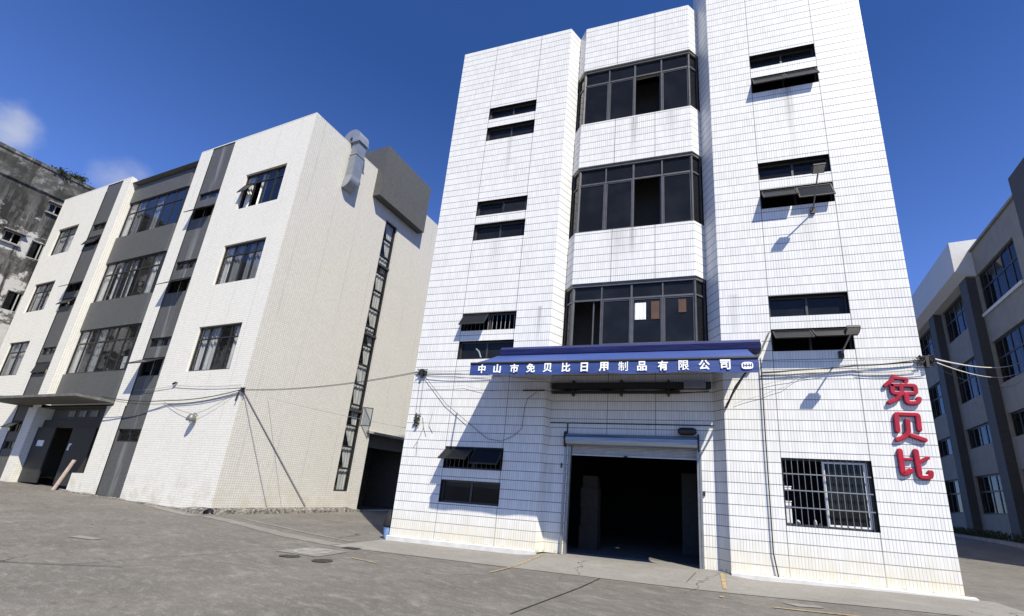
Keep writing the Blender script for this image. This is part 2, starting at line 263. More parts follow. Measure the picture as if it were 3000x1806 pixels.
# ------------------------------------------------------------------ mesh helpers
class MB:
    def __init__(s): s.v = []; s.f = []; s.m = []; s.uv = []
    def face(s, pts, mi=0, uv=None):
        pts = [Vector(p) for p in pts]; b = len(s.v); s.v += pts; s.f.append(list(range(b, b+len(pts)))); s.m.append(mi)
        if uv is None:
            n = Vector((0, 0, 0))
            for i in range(len(pts)): n += pts[i].cross(pts[(i+1) % len(pts)])
            n = n.normalized() if n.length > 1e-12 else Vector((0, 0, 1))
            if abs(n.z) > .8: uv = [(p.x, p.y) for p in pts]
            else:
                t = Vector((0, 0, 1)).cross(n); t.normalize()
                if abs(t.x) > .75:
                    sg = 1 if t.x > 0 else -1; uv = [(p.x if sg > 0 else p.x, p.z) for p in pts]
                else: uv = [(p.dot(t), p.z) for p in pts]
        s.uv += uv
    def quadframe(s, fr, pts, mi=0):
        """pts in a frame (u, w out of the wall, z); uv is (u, z)"""
        s.face([fr(*p) for p in pts], mi, [(p[0], p[2]) for p in pts])
    def box(s, fr, u0, u1, w0, w1, z0, z1, mi=0, skip=''):
        P = lambda a, b, c: fr(a, b, c)
        def q(pts, uvs): s.face([P(*p) for p in pts], mi, uvs)
        # front (w1 = outer), back, sides, top, bottom
        if 'f' not in skip: q([(u0, w1, z0), (u1, w1, z0), (u1, w1, z1), (u0, w1, z1)], [(u0, z0), (u1, z0), (u1, z1), (u0, z1)])
        if 'b' not in skip: q([(u1, w0, z0), (u0, w0, z0), (u0, w0, z1), (u1, w0, z1)], [(u1, z0), (u0, z0), (u0, z1), (u1, z1)])
        if 'l' not in skip: q([(u0, w0, z0), (u0, w1, z0), (u0, w1, z1), (u0, w0, z1)], [(w0, z0), (w1, z0), (w1, z1), (w0, z1)])
        if 'r' not in skip: q([(u1, w1, z0), (u1, w0, z0), (u1, w0, z1), (u1, w1, z1)], [(w1, z0), (w0, z0), (w0, z1), (w1, z1)])
        if 't' not in skip: q([(u0, w1, z1), (u1, w1, z1), (u1, w0, z1), (u0, w0, z1)], [(u0, w1), (u1, w1), (u1, w0), (u0, w0)])
        if 'd' not in skip: q([(u0, w0, z0), (u1, w0, z0), (u1, w1, z0), (u0, w1, z0)], [(u0, w0), (u1, w0), (u1, w1), (u0, w1)])
    def wall(s, fr, u0, u1, z0, z1, holes=(), reveal=.15, mi=0, w=0.0, mr=None):
        """a wall face at w with rectangular holes and reveals going in"""
        us = sorted({u0, u1, *[h[0] for h in holes], *[h[1] for h in holes]}); zs = sorted({z0, z1, *[h[2] for h in holes], *[h[3] for h in holes]})
        us = [x for x in us if u0 <= x <= u1]; zs = [x for x in zs if z0 <= x <= z1]
        for a, b in zip(us, us[1:]):
            for c, d in zip(zs, zs[1:]):
                mu, mz = (a+b)/2, (c+d)/2
                if any(h[0] < mu < h[1] and h[2] < mz < h[3] for h in holes): continue
                s.quadframe(fr, [(a, w, c), (b, w, c), (b, w, d), (a, w, d)], mi)
        for h in holes:
            a, b, c, d = h[:4]; r = h[4] if len(h) > 4 else reveal; mm = mi if mr is None else mr; i = w-r
            s.face([fr(a, w, c), fr(a, w, d), fr(a, i, d), fr(a, i, c)], mm, [(a, c), (a, d), (a+r, d), (a+r, c)])
            s.face([fr(b, w, d), fr(b, w, c), fr(b, i, c), fr(b, i, d)], mm, [(b, d), (b, c), (b+r, c), (b+r, d)])
            s.face([fr(a, w, c), fr(a, i, c), fr(b, i, c), fr(b, w, c)], mm, [(a, c), (a, c-r), (b, c-r), (b, c)])
            s.face([fr(a, w, d), fr(b, w, d), fr(b, i, d), fr(a, i, d)], mm, [(a, d), (b, d), (b, d+r), (a, d+r)])
    def tube(s, pts, r, n=6, mi=0, cap=True):
        pts = [Vector(p) for p in pts]; rings = []
        for i, p in enumerate(pts):
            t = (pts[min(i+1, len(pts)-1)]-pts[max(i-1, 0)]).normalized(); a = t.orthogonal().normalized() if i == 0 else (rings_a - t*rings_a.dot(t)).normalized()
            rings_a = a; b = t.cross(a); rr = r[i] if isinstance(r, (list, tuple)) else r
            base = len(s.v)
            for k in range(n):
                an = 2*math.pi*k/n; s.v.append(p+rr*(a*math.cos(an)+b*math.sin(an)))
            rings.append(base)
        for x, y in zip(rings, rings[1:]):
            for k in range(n):
                s.f.append([x+k, x+(k+1) % n, y+(k+1) % n, y+k]); s.m.append(mi); s.uv += [(0, 0)]*4
        if cap:
            s.f.append([rings[0]+k for k in range(n)][::-1]); s.m.append(mi); s.uv += [(0, 0)]*n
            s.f.append([rings[-1]+k for k in range(n)]); s.m.append(mi); s.uv += [(0, 0)]*n
    def prism(s, poly, d, mi=0, ms=None):
        """closed polygon (list of 3D points) extruded by vector d"""
        d = Vector(d); p = [Vector(q) for q in poly]; q = [x+d for x in p]; ms = mi if ms is None else ms
        s.face(p[::-1], mi); s.face(q, mi)
        for i in range(len(p)): j = (i+1) % len(p); s.face([p[i], p[j], q[j], q[i]], ms)
    def build(s, name, mats, parent=None, base=None, smooth=False):
        me = bpy.data.meshes.new(name)
        if parent is not None:
            top = parent
            while top.parent: top = top.parent
            off = Vector(top['_base']) if '_base' in top else Vector((0, 0, 0))
        else: off = Vector(base) if base is not None else Vector((0, 0, 0))
        me.from_pydata([v-off for v in s.v], [], s.f)
        l = me.uv_layers.new(name='UVMap'); i = 0
        for uvv in s.uv: l.data[i].uv = uvv; i += 1
        for m in (mats if isinstance(mats, (list, tuple)) else [mats]): me.materials.append(MATS[m])
        for p, mi in zip(me.polygons, s.m): p.material_index = mi; p.use_smooth = smooth
        me.update(); me.validate()
        o = bpy.data.objects.new(name, me); col.objects.link(o)
        if parent is not None: o.parent = parent
        else:
            o.location = off; o['_base'] = tuple(off)
        return o

def tag(o, label=None, cat=None, group=None, kind=None):
    if label: o['label'] = label
    if cat: o['category'] = cat
    if group: o['group'] = group
    if kind: o['kind'] = kind
    return o
def thing(name, base, label, cat, group=None):
    o = bpy.data.objects.new(name, None); col.objects.link(o); o.location = base; o['_base'] = tuple(base); o.empty_display_size = .3
    return tag(o, label, cat, group)
W = lambda u, w, z: Vector((u, -w, z))                      # main facade frame: w grows towards the yard
def frame(o, U):                                            # generic frame: U along wall, outward is U rotated -90
    U = Vector((U[0], U[1], 0)).normalized(); O_ = Vector(o); n = Vector((U.y, -U.x, 0))
    return lambda u, w, z: O_+U*u+n*w+Vector((0, 0, z))

def smooth(a, b, x):
    t = max(0.0, min(1.0, (x-a)/(b-a))); return t*t*(3-2*t)
def gz(x, y):
    h = -0.085 + .085*smooth(2, 7.5, x) + .075*smooth(-7, -13, x) + .0215*max(0, min(25, -x-13.5))
    h += .50*smooth(1.5, 17, y)*smooth(7, 13, x)
    h += .075*smooth(-1.7, .1, y)*smooth(-1.7, -.5, x)*smooth(4.0, 3.1, x)
    return h

# ================================================================== SETTING
def grid(xs, ys, dz):
    b = MB()
    for i in range(len(xs)-1):
        for j in range(len(ys)-1):
            p = [(xs[i], ys[j]), (xs[i+1], ys[j]), (xs[i+1], ys[j+1]), (xs[i], ys[j+1])]
            b.face([(x, y, gz(x, y)+dz) for x, y in p], 0, p)
    return b
def lin(a, b, st):
    n = max(1, round((b-a)/st)); return [a+(b-a)*i/n for i in range(n+1)]
XS = [-900, -400, -150, -80]+lin(-60, -16, 2)+lin(-15.5, 9, .25)+lin(10, 30, 1)+[40, 80, 200, 600, 900]
YS = [-900, -300, -100, -40]+lin(-20, -6, 1)+lin(-5.75, 2, .25)+lin(3, 24, 1)+[30, 45, 80, 200, 600, 1500]
g = grid(XS, YS, 0).build('ground', 'road_concrete'); tag(g, kind='structure')
g = grid(lin(-5.5, 8.0, .25), lin(-1.9, 0.0, .19), .008).build('concrete_apron', 'apron_concrete'); tag(g, kind='structure')
g = grid(lin(-1.05, 3.42, .2), lin(0.004, .9, .15), .008)
g = g.build('doorstep_slab', 'apron_concrete'); tag(g, kind='structure')
def sheet(name, poly, dz, mat, kind='structure', n=1):
    b = MB(); b.face([(x, y, gz(x, y)+dz) for x, y in poly], 0, poly); o = b.build(name, mat); tag(o, kind=kind); return o
def band(name, pts, w, dz, mat):
    b = MB(); pts = [Vector((x, y, 0)) for x, y in pts]; P = []
    for i in range(len(pts)-1):
        n = max(1, int((pts[i+1]-pts[i]).length/.3))
        for k in range(n): P.append(pts[i].lerp(pts[i+1], k/n))
    P.append(pts[-1]); S = []
    for i, p in enumerate(P):
        t = (P[min(i+1, len(P)-1)]-P[max(i-1, 0)]).normalized(); n = Vector((-t.y, t.x, 0)); ww = w*(.85+.3*random.random())/2
        S.append((p+n*ww, p-n*ww))
    for a, c in zip(S, S[1:]):
        q = [a[1], c[1], c[0], a[0]]; b.face([(v.x, v.y, gz(v.x, v.y)+dz) for v in q], 0, [(v.x, v.y) for v in q])
    o = b.build(name, mat); tag(o, kind='structure'); return o
band('kerb_strip', [(-12.6, .36), (-10.2, -.30), (-8.0, -1.02), (-5.55, -1.66)], .42, .008, 'strip_concrete')
band('patched_strip', [(-11.4, .72), (-9.2, .12), (-7.6, -.38), (-5.7, -.92)], .10, .009, 'apron_concrete')
band('road_edge', [(-60, 11.5), (-30, 4.6), (-19.2, 1.9), (-15.2, .75), (-12.7, .05)], .34, .008, 'strip_concrete')
for nm, pts, w in (('yellow_line', [(-.86, -.02), (-.95, -1.80)], .06), ('yellow_line', [(-.96, -1.94), (-1.05, -2.7)], .05), ('yellow_line', [(3.22, -.12), (3.17, -1.6)], .08), ('yellow_line', [(3.8, -2.78), (5.0, -2.80)], .05), ('yellow_line', [(-4.0, -2.97), (-3.2, -3.2)], .035), ('yellow_line', [(3.08, -2.3), (3.06, -2.42)], .07)):
    band(nm, pts, w, .015, 'yellow_paint')
sheet('concrete_patch', [(-5.68, -3.25), (-4.55, -3.30), (-4.57, -2.40), (-5.66, -2.30)], .010, 'strip_concrete')
sheet('pale_repair_patch', [(-9.65, -4.62), (-9.0, -4.55), (-9.05, -4.35), (-9.7, -4.38)], .010, 'apron_concrete')
sheet('pale_repair_patch', [(4.0, -2.3), (4.55, -2.28), (4.6, -2.42), (4.2, -2.5)], .010, 'apron_concrete')
for nm, pts, w in (('expansion_joint', [(-14, -9.3), (-6.6, -6.2), (-5.84, -5.85)], .022), ('expansion_joint', [(-6.6, -6.2), (-6.1, -4.2), (-5.84, -3.40)], .012), ('expansion_joint', [(.35, -5.2), (.76, -3.04), (.90, -1.95)], .02), ('expansion_joint', [(2.49, -1.3), (2.68, -.3)], .014), ('expansion_joint', [(1.3, -8), (5.2, -4.3), (9.5, -3.2)], .016)):
    band(nm, pts, w, .012, 'cable_black')
# access covers
def lid(cx, cy, r, label, oval=1.0, rot=0.0, rect=False, mat='iron_lid'):
    b = MB(); n = 4 if rect else 28; z = gz(cx, cy)
    def ring(rr, h):
        out_ = []
        for k in range(n):
            a = 2*math.pi*(k+.5)/n; x, y = rr*math.cos(a), rr*oval*math.sin(a); out_.append(Vector((cx+x*math.cos(rot)-y*math.sin(rot), cy+x*math.sin(rot)+y*math.cos(rot), z+h)))
        return out_
    A, B_, C_, D_ = ring(r, .012), ring(r, .020), ring(r*.9, .022), ring(r*.84, .018)
    for X, Y in ((A, B_), (B_, C_), (C_, D_)):
        for k in range(n): j = (k+1) % n; b.face([X[k], X[j], Y[j], Y[k]])
    b.face(D_)
    for q in (-.5, -.17, .17, .5):
        b.box(lambda u, w, zz: Vector((cx+u*math.cos(rot)-w*math.sin(rot), cy+u*math.sin(rot)+w*math.cos(rot), z+zz)), -r*.6, r*.6, q*r*oval-.012, q*r*oval+.012, .018, .026)
    return tag(b.build('manhole_cover', mat, base=(cx, cy, z)), label, 'manhole cover')
lid(-5.11, -2.82, .38, 'large round concrete manhole cover set in a pale square patch', mat='plate_concrete')
lid(-4.95, -3.58, .20, 'small dark oval iron cover just in front of the pale square patch', .6, .3)
lid(-4.14, -3.60, .19, 'small dark round iron cover nearest the camera, right of the pale patch', .9)
lid(-4.89, -1.93, .27, 'dark rectangular iron cover at the edge of the pale apron', .5, 0, True)

# ================================================================== WINDOWS
def win_bars(b, fr, x0, x1, z0, z1, w, t=.045, d=.05, vs=(), hs=(), mi=0):
    e = .002
    b.box(fr, x0, x1, w-d, w, z0, z0+t, mi); b.box(fr, x0, x1, w-d, w, z1-t, z1, mi)
    b.box(fr, x0, x0+t, w-d-e, w+e, z0+t, z1-t, mi); b.box(fr, x1-t, x1, w-d-e, w+e, z0+t, z1-t, mi)
    for v in vs:
        x, a, c = (v if isinstance(v, tuple) else (v, z0+t, z1-t)); b.box(fr, x-t/2, x+t/2, w-d-e, w+e, a, c, mi)
    for h in hs: b.box(fr, x0+t, x1-t, w-d, w, h-t/2, h+t/2, mi)
def sash(par, fr, x0, x1, z1, h, ang, w, gm='sash_glass', fm='black_frame', t=.035, curt=False):
    """top-hung casement swung out by ang degrees"""
    a = R(ang); c, s_ = math.cos(a), math.sin(a); b = MB()
    f2 = lambda u, ww, z: fr(u, w+s_*(-z)+c*ww, z1-c*(-z)+s_*ww)      # local z from 0 down to -h
    for (a0, a1, c0, c1) in ((x0, x1, -t, 0), (x0, x1, -h, -h+t), (x0, x0+t, -h+t, -t), (x1-t, x1, -h+t, -t)): b.box(f2, a0, a1, -.015, .015, c0, c1, 0)
    b.box(f2, x0+t, x1-t, -.004, .004, -h+t, -t, 1)
    o = b.build('sash', [fm, gm], par); return o
def window(par, fr, x0, x1, z0, z1, w=-.14, vs=(), hs=(), gm='glass_tint', fm='dark_frame', t=.045, gaps=(), curtain=None, label=None, sashes=()):
    b = MB(); win_bars(b, fr, x0, x1, z0, z1, w, t, .05, vs, hs)
    wo = b.build('window', fm, par)
    if label: wo['label'] = label
    # glass in one mesh, skipping open lights
    b = MB(); xs = [x0+t]+sorted({(v[0] if isinstance(v, tuple) else v) for v in vs})+[x1-t]
    zs = [z0+t]+sorted(hs)+[z1-t]; any_ = False
    for i in range(len(xs)-1):
        for j in range(len(zs)-1):
            if (i, j) in gaps: continue
            b.box(fr, xs[i]+.001, xs[i+1]-.001, w-.031, w-.025, zs[j]+.001, zs[j+1]-.001); any_ = True
    if any_: b.build('glass', gm, wo)
    for s_ in sashes: sash(wo, fr, *s_, gm='sash_glass')
    if curtain:
        for (c0, c1, cz0, cm) in curtain:
            b = MB(); n = max(6, int((c1-c0)/.05)); P = []
            for k in range(n+1):
                x = c0+(c1-c0)*k/n; P.append((x, w-.14+.028*math.sin(k*1.7)+.012*math.sin(k*.7)))
            for p, q in zip(P, P[1:]): b.quadframe(fr, [(p[0], p[1], cz0), (q[0], q[1], cz0), (q[0], q[1], z1-.03), (p[0], p[1], z1-.03)])
            b.build('curtain', cm, wo, smooth=True)
    return wo
def vbars(par, fr, x0, x1, z0, z1, w, n, r=.008, hs=(), mat='grey_bar', name='window_bars'):
    b = MB()
    for k in range(n):
        x = x0+(x1-x0)*(k+.5)/n; b.tube([fr(x, w, z0), fr(x, w, z1)], r, 5)
    for h in hs: b.box(fr, x0, x1, w-.012, w+.012, h-.012, h+.012)
    return b.build(name, mat, par)

# ================================================================== WHITE TILED BUILDING
base = (1.1, 0, 0)
mb_ = thing('tiled_building', base, 'tall white tiled workshop block with a bay of dark windows over an open shutter doorway', 'building')
ZT, ZR, DEP = 17.286, 20.6, 15.0
XL, XLi, XRi, XR = -5.30, -1.10, 3.42, 7.56
LA, LB, RA, RB_ = -3.93, -2.17, 4.57, 6.30
ZW = [(13.866, 14.376), (12.947, 13.523), (9.944, 10.496), (9.028, 9.624), (5.93, 6.496), (5.036, 5.606), (1.905, 2.503), (1.011, 1.603)]
lh = [(LA, LB, a, b_, .17) for a, b_ in ZW]; rh = [(RA, RB_, a, b_, .2) for a, b_ in ZW[:6]]+[(RA, RB_+.02, 1.078, 2.524, .2)]
GY = .28                                                     # depth of the recess wall
b = MB()
b.wall(W, XL, XLi, .0, ZT, lh, mr=1); b.wall(W, XRi, XR, .0, ZR, rh, mr=1)
# chamfers into the recess
def vquad(b, p, q, z0, z1, u0=None):
    L = (Vector(q)-Vector(p)).length; u0 = p[0] if u0 is None else u0
    b.face([(p[0], p[1], z0), (q[0], q[1], z0), (q[0], q[1], z1), (p[0], p[1], z1)], 0, [(u0, z0), (u0+L, z0), (u0+L, z1), (u0, z1)])
CL = (-.86, .47); CR = (3.14, .47)
Z2 = 4.80
vquad(b, (XLi, 0), CL, Z2, ZT); vquad(b, (XLi, 0), (-.99, GY), 0, Z2)
vquad(b, (3.20, GY), (XRi, 0), 0, Z2, 3.2); vquad(b, CR, (XRi, 0), Z2, ZT, 3.1); vquad(b, (CR[0], DEP), CR, ZT, ZR, 3.1); b.face([(CR[0], CR[1], ZT), (XRi, 0, ZT), (XRi, 0, ZR), (CR[0], CR[1], ZR)], 0, [(3.1, ZT), (3.65, ZT), (3.65, ZR), (3.1, ZR)])
# bay spandrels and parapet
BL_, BR_ = (-.58, .15), (2.87, .15)
bays = [(13.07, 15.35), (9.00, 11.38), (5.38, 7.30)]
zb = [(Z2, 5.38), (7.30, 9.00), (11.38, 13.07), (15.35, ZT)]
for z0, z1 in zb:
    vquad(b, CL, BL_, z0, z1, -.95); vquad(b, BL_, BR_, z0, z1, -.58); vquad(b, BR_, CR, z0, z1, 2.87)
    for z, fl in ((z0, 1), (z1, 0)):
        if z1 == ZT and not fl: continue
        P = [(CL[0], CL[1], z), (BL_[0], BL_[1], z), (BR_[0], BR_[1], z), (CR[0], CR[1], z), (CR[0], .9, z), (CL[0], .9, z)]
        b.face(P[::-1] if fl else P, 0)
# recess wall over the doorway
GX0, GX1, GZ = -.46, 2.80, 2.95
wr = lambda u, w, z: Vector((u, GY-w, z))
b.wall(wr, -1.0, 3.20, 0, Z2, [(GX0, GX1, -.05, GZ, .35)])
b.face([(-1.0, GY, Z2), (3.2, GY, Z2), (CR[0], CR[1], Z2), (XRi, 0, Z2), (XLi, 0, Z2), (CL[0], CL[1], Z2)], 0)
# sides, back
b.face([(XL, DEP, 0), (XL, 0, 0), (XL, 0, ZT), (XL, DEP, ZT)], 0, [(DEP, 0), (0, 0), (0, ZT), (DEP, ZT)])
b.face([(XR, 0, 0), (XR, DEP, 0), (XR, DEP, ZR), (XR, 0, ZR)], 0, [(0, 0), (DEP, 0), (DEP, ZR), (0, ZR)])
b.face([(XR, DEP, 0), (XL, DEP, 0), (XL, DEP, ZT), (CR[0], DEP, ZT), (CR[0], DEP, ZR), (XR, DEP, ZR)], 0)
b.build('wall', ['white_tile', 'black_frame'], mb_)
b = MB()
b.face([(XL, 0, ZT-.002), (XLi, 0, ZT-.002), (CL[0], CL[1], ZT-.002), (BL_[0], BL_[1], ZT-.002), (BR_[0], BR_[1], ZT-.002), (CR[0], CR[1], ZT-.002), (CR[0], DEP, ZT-.002), (XL, DEP, ZT-.002)])
b.face([(XRi, 0, ZR), (XR, 0, ZR), (XR, DEP, ZR), (CR[0], DEP, ZR), (CR[0], CR[1], ZR)])
b.build('roof', 'roof_grey', mb_)
# dark rooms behind the windows
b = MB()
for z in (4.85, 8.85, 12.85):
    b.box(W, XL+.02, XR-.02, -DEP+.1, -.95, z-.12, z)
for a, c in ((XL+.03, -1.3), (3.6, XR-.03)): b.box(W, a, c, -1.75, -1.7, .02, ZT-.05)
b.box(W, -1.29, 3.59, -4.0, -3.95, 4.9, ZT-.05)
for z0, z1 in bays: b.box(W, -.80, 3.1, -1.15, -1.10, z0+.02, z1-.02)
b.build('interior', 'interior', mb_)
# window slots
def two_light(x0, x1, z, w, **k):
    m = (x0+x1)/2; return window(mb_, W, x0, x1, z[0], z[1], w, vs=(m,), t=.05, fm='dark_frame', **k)
mL, mR = (LA+LB)/2, (RA+RB_)/2
for i, z in enumerate(ZW):
    h = z[1]-z[0]-.08; kw = {}
    if i == 2: kw = dict(gaps=((1, 0),), sashes=((mL+.03, LB-.05, z[1]-.05, h, 9, -.11),))
    if i == 4: kw = dict(gaps=((0, 0), (1, 0)), sashes=((LA+.03, mL-.02, z[1]-.04, h, 34, -.03),))
    if i == 6: kw = dict(gaps=((0, 0), (1, 0)), sashes=((LA+.02, mL-.03, z[1]-.04, h, 52, -.03), (mL+.03, LB-.03, z[1]-.04, h, 38, -.03)))
    if i == 0: kw = {}
    wo = two_light(LA, LB, z, -.12, **kw)
    if i == 4: vbars(wo, W, LA+.05, LB-.05, z[0], z[1], -.15, 12, .010, mat='alu_frame')
    if i == 6: vbars(wo, W, LA+.05, LB-.05, z[0], z[1], -.15, 12, .009)
for i, z in enumerate(ZW[:6]):
    h = z[1]-z[0]-.07; kw = {}
    if i == 1: kw = dict(gaps=((0, 0), (1, 0)), sashes=((RA+.03, mR-.01, z[1]-.04, h, 30, -.03), (mR+.01, RB_-.03, z[1]-.04, h, 30, -.03)))
    if i == 3: kw = dict(gaps=((0, 0), (1, 0)), sashes=((RA+.03, mR-.01, z[1]-.04, h, 38, -.03), (mR+.01, RB_-.03, z[1]-.04, h, 26, -.03)))
    if i == 5: kw = dict(gaps=((0, 0), (1, 0)), sashes=((RA+.03, mR-.01, z[1]-.04, h, 50, -.03), (mR+.01, RB_-.03, z[1]-.04, h, 52, -.03)))
    two_light(RA, RB_, z, -.15 if i % 2 == 0 else -.13, **kw)
# barred ground-floor window with a white sliding sash
wo = window(mb_, W, RA, RB_+.02, 1.078, 2.524, -.12, vs=(), gm='glass_tint', fm='dark_frame', gaps=((0, 0),), label='barred ground floor window with half of it slid open')
b = MB(); win_bars(b, W, 5.40, 6.24, 1.11, 2.49, -.13, .05, .04); b.build('sliding_sash', 'white_paint', wo)
b = MB(); b.box(W, 5.45, 6.19, -.155, -.150, 1.16, 2.44); b.build('glass', 'glass_tint', wo)
b = MB(); b.box(W, 5.46, 6.19, -.21, -.20, 1.14, 2.40); b.build('blind', 'curtain_dark', wo)
vbars(wo, W, RA+.03, RB_-.01, 1.09, 2.51, -.045, 14, .0075, hs=(1.47, 1.83, 2.18), mat='alu_frame', name='security_bars')
for (x, z, w, h, m) in ((4.60, 1.12, .15, .46, 'paper'), (4.60, 1.83, .17, .07, 'paper')):
    b = MB(); b.box(W, x, x+w, -.40, -.25, z, z+h); b.box(W, x-.01, x+w+.01, -.41, -.24, z+h, z+h+.02); o = b.build('paper_stack', m, wo)
for (x, r, h) in ((5.20, .035, .15), (4.86, .05, .12), (5.29, .02, .08)):
    b = MB(); b.tube([(x, .28, 1.09), (x, .28, 1.09+h*.7), (x, .28, 1.09+h)], [r, r, r*.4], 10); b.build('bottle', 'pale_frame', wo)

# bay windows
def bay_window(z0, z1, openi, two):
    o_ = .07
    P = [Vector((CL[0]+.05, CL[1]+.02, 0)), Vector((BL_[0]+.03, BL_[1]+o_, 0)), Vector((BR_[0]-.03, BR_[1]+o_, 0)), Vector((CR[0]-.05, CR[1]+.02, 0))]
    b = MB(); g_ = MB(); zt = z1-.27*(z1-z0)
    rail = MB()
    for i in range(3):
        p, q = P[i], P[i+1]; L = (q-p).length; fr = frame(p, (q-p)); e = .003*i
        t = .05
        b.box(fr, 0, L, -.05, 0, z0, z0+t); b.box(fr, 0, L, -.05+e, e, zt-t/2, zt+t/2)
        n = 4 if i == 1 else 1
        for k in range(n+1):
            x = L*k/n; ww = .055 if k in (0, n) or (i == 1 and k == 2) else .04
            b.box(fr, x-ww/2, x+ww/2, -.055, .006, z0+.002, z1-.02)
        for k in range(n):
            a, c = L*k/n+.03, L*(k+1)/n-.03
            g_.box(fr, a, c, -.03, -.024, zt+.03, z1-.03)
            if i == 1 and k == openi:
                s0, s1 = ((a, c-.18) if openi == 0 else (c-.10, c))
                for x in (s1-.035,): b.box(fr, x, x+.035, -.075, -.045, z0+.05, zt-.03)
                continue
            g_.box(fr, a, c, -.03, -.024, z0+.05, zt-.03)
            # sliding sash stiles
            if i == 1:
                for x in (a, c-.03): b.box(fr, x, x+.03, -.045, -.008, z0+.05, zt-.03)
                b.box(fr, a+.03, c-.03, -.042, -.010, z0+.05, z0+.08); b.box(fr, a+.03, c-.03, -.042, -.010, zt-.06, zt-.03)
        b.box(fr, -.01, L+.01, -.06, .03, z1-.10, z1-.004)
    wo = b.build('bay_window', 'steel_bay', mb_); g_.build('glass', 'glass_tint', wo); return wo
plain('steel_bay', (0.115, 0.112, 0.108), .4, .4)
for (z0, z1), op in zip(bays, (2, 2, 0)):
    wo = bay_window(z0, z1, op, True)
fr = lambda u, w, z: Vector((u, .232-w, z))
b = MB()
for k in range(6): b.quadframe(fr, [(1.24+.05*k, .008*(k % 2), 6.13), (1.29+.05*k, .008*((k+1) % 2), 6.12), (1.29+.05*k, .008*((k+1) % 2), 6.62), (1.24+.05*k, .008*(k % 2), 6.62)])
o = b.build('paper_sheet', 'paper', wo, smooth=True)
for q in ((1.68, 1.90, 0, .006, 6.12, 6.64), (2.40, 2.60, 0, .006, 6.28, 6.66)):
    b = MB(); b.box(fr, *q); b.build('cloth', 'brown_cloth', wo)



# white foot of the wall
for a, c, w1 in ((XL-.06, XLi+.02, .05), (XRi-.01, XR+.16, .11)):
    b = MB()
    xs = lin(a, c, .5)
    for p, q in zip(xs, xs[1:]):
        b.face([(p, -w1, gz(p, -.1)-.05), (q, -w1, gz(q, -.1)-.05), (q, -w1, .035), (p, -w1, .035)]); b.face([(p, -w1, .035), (q, -w1, .035), (q, -.002, .05), (p, -.002, .05)])
    for x, sg in ((a, -1), (c, 1)): b.face([(x, -w1, -.15), (x, .3, -.15), (x, .3, .05), (x, -.002, .05), (x, -w1, .035)])
    b.build('skirting', 'plinth_white', mb_)
b = MB()
b.box(lambda u, w, z: Vector((u, w, z)), XL+.02, XR-.02, .47, DEP-.05, -.3, -.012)
b.build('floor', 'room_floor', mb_)

# roller shutter
sh = MB()
n = 7
for k in range(n):
    z1 = 2.69-k*.036; z0 = z1-.034
    P = [(GX0+.10, 0, z0), (GX1-.02, 0, z0)]
    y = GY+.10
    sh.face([(GX0+.08, y, z0), (GX1, y, z0), (GX1, y-.018, (z0+z1)/2), (GX0+.08, y-.018, (z0+z1)/2)]); sh.face([(GX0+.08, y-.018, (z0+z1)/2), (GX1, y-.018, (z0+z1)/2), (GX1, y, z1), (GX0+.08, y, z1)])
sh.box(wr, GX0+.08, GX1, -.13, -.075, 2.425, 2.452)
so_ = sh.build('roller_shutter', 'shutter_steel', mb_)
b = MB(); b.box(wr, 1.0, 1.09, -.07, -.03, 2.42, 2.45); b.build('handle', 'black_rubber', so_)
b = MB(); cy, cz, rr = GY-.06, 2.82, .15; N_ = 20
for k in range(N_):
    a0, a1 = 2*math.pi*k/N_, 2*math.pi*(k+1)/N_; r0 = rr*(1+.03*(k % 2)); r1 = rr*(1+.03*((k+1) % 2))
    b.face([(-.50, cy+r0*math.cos(a0), cz+r0*math.sin(a0)), (-.50, cy+r1*math.cos(a1), cz+r1*math.sin(a1)), (2.79, cy+r1*math.cos(a1), cz+r1*math.sin(a1)), (2.79, cy+r0*math.cos(a0), cz+r0*math.sin(a0))])
b.build('shutter_roll', 'housing_steel', mb_)
for x, s_ in ((-.54, 1), (2.80, 1)):
    b = MB(); b.prism([(x, GY, 2.60), (x, GY, 3.03), (x, GY-.20, 3.01), (x, GY-.25, 2.85), (x, GY-.18, 2.63)], (.035, 0, 0)); b.build('bracket', 'steel_dark', mb_)
b = MB(); b.tube([(2.34, GY-.10, 3.09), (2.38, GY-.10, 3.09), (2.385, GY-.10, 3.09), (2.70, GY-.10, 3.09), (2.78, GY-.10, 3.09)], [.05, .08, .09, .09, .05], 12)
for x in (2.45, 2.52, 2.59, 2.66): b.tube([(x, GY-.10, 3.09), (x+.015, GY-.10, 3.09)], .098, 12)
b.build('shutter_motor', 'steel_dark', mb_)
for x0, x1, w0, w1 in ((GX0-.07, GX0-.025, 0, .07), (GX0+.01, GX0+.07, -.16, -.02), (GX1-.03, GX1+.015, -.02, .05), (GX1+.03, GX1+.075, 0, .035)):
    b = MB(); b.box(wr, x0, x1, w0, w1, 0.0, 2.66); b.build('guide_rail', 'alu_frame', mb_)
for q in ((2.89, 2.94, 0, .04, 1.60, 1.70), (-.63, -.60, 0, .03, 2.08, 2.2)):
    b = MB(); b.box(wr, *q); b.build('switch_box', 'black_rubber', mb_)
b = MB(); b.box(wr, -1.0+.01, 3.19, .002, .03, 3.245, 3.27); b.box(wr, GX0-.06, GX0-.03, .002, .02, 2.97, 3.245); b.build('lintel_strip', 'steel_dark', mb_)
b = MB()
b.box(wr, -.97, 3.15, .02, .16, 4.17, 4.33); b.box(wr, -.95, 2.4, .02, .12, 4.05, 4.12)
for q in range(5): b.tube([(x, GY-.06-.02*q, 4.08+.05*q+.03*math.sin(x*2.3+q*1.7)) for x in lin(-1.0, 3.1, .25)], .012, 5)
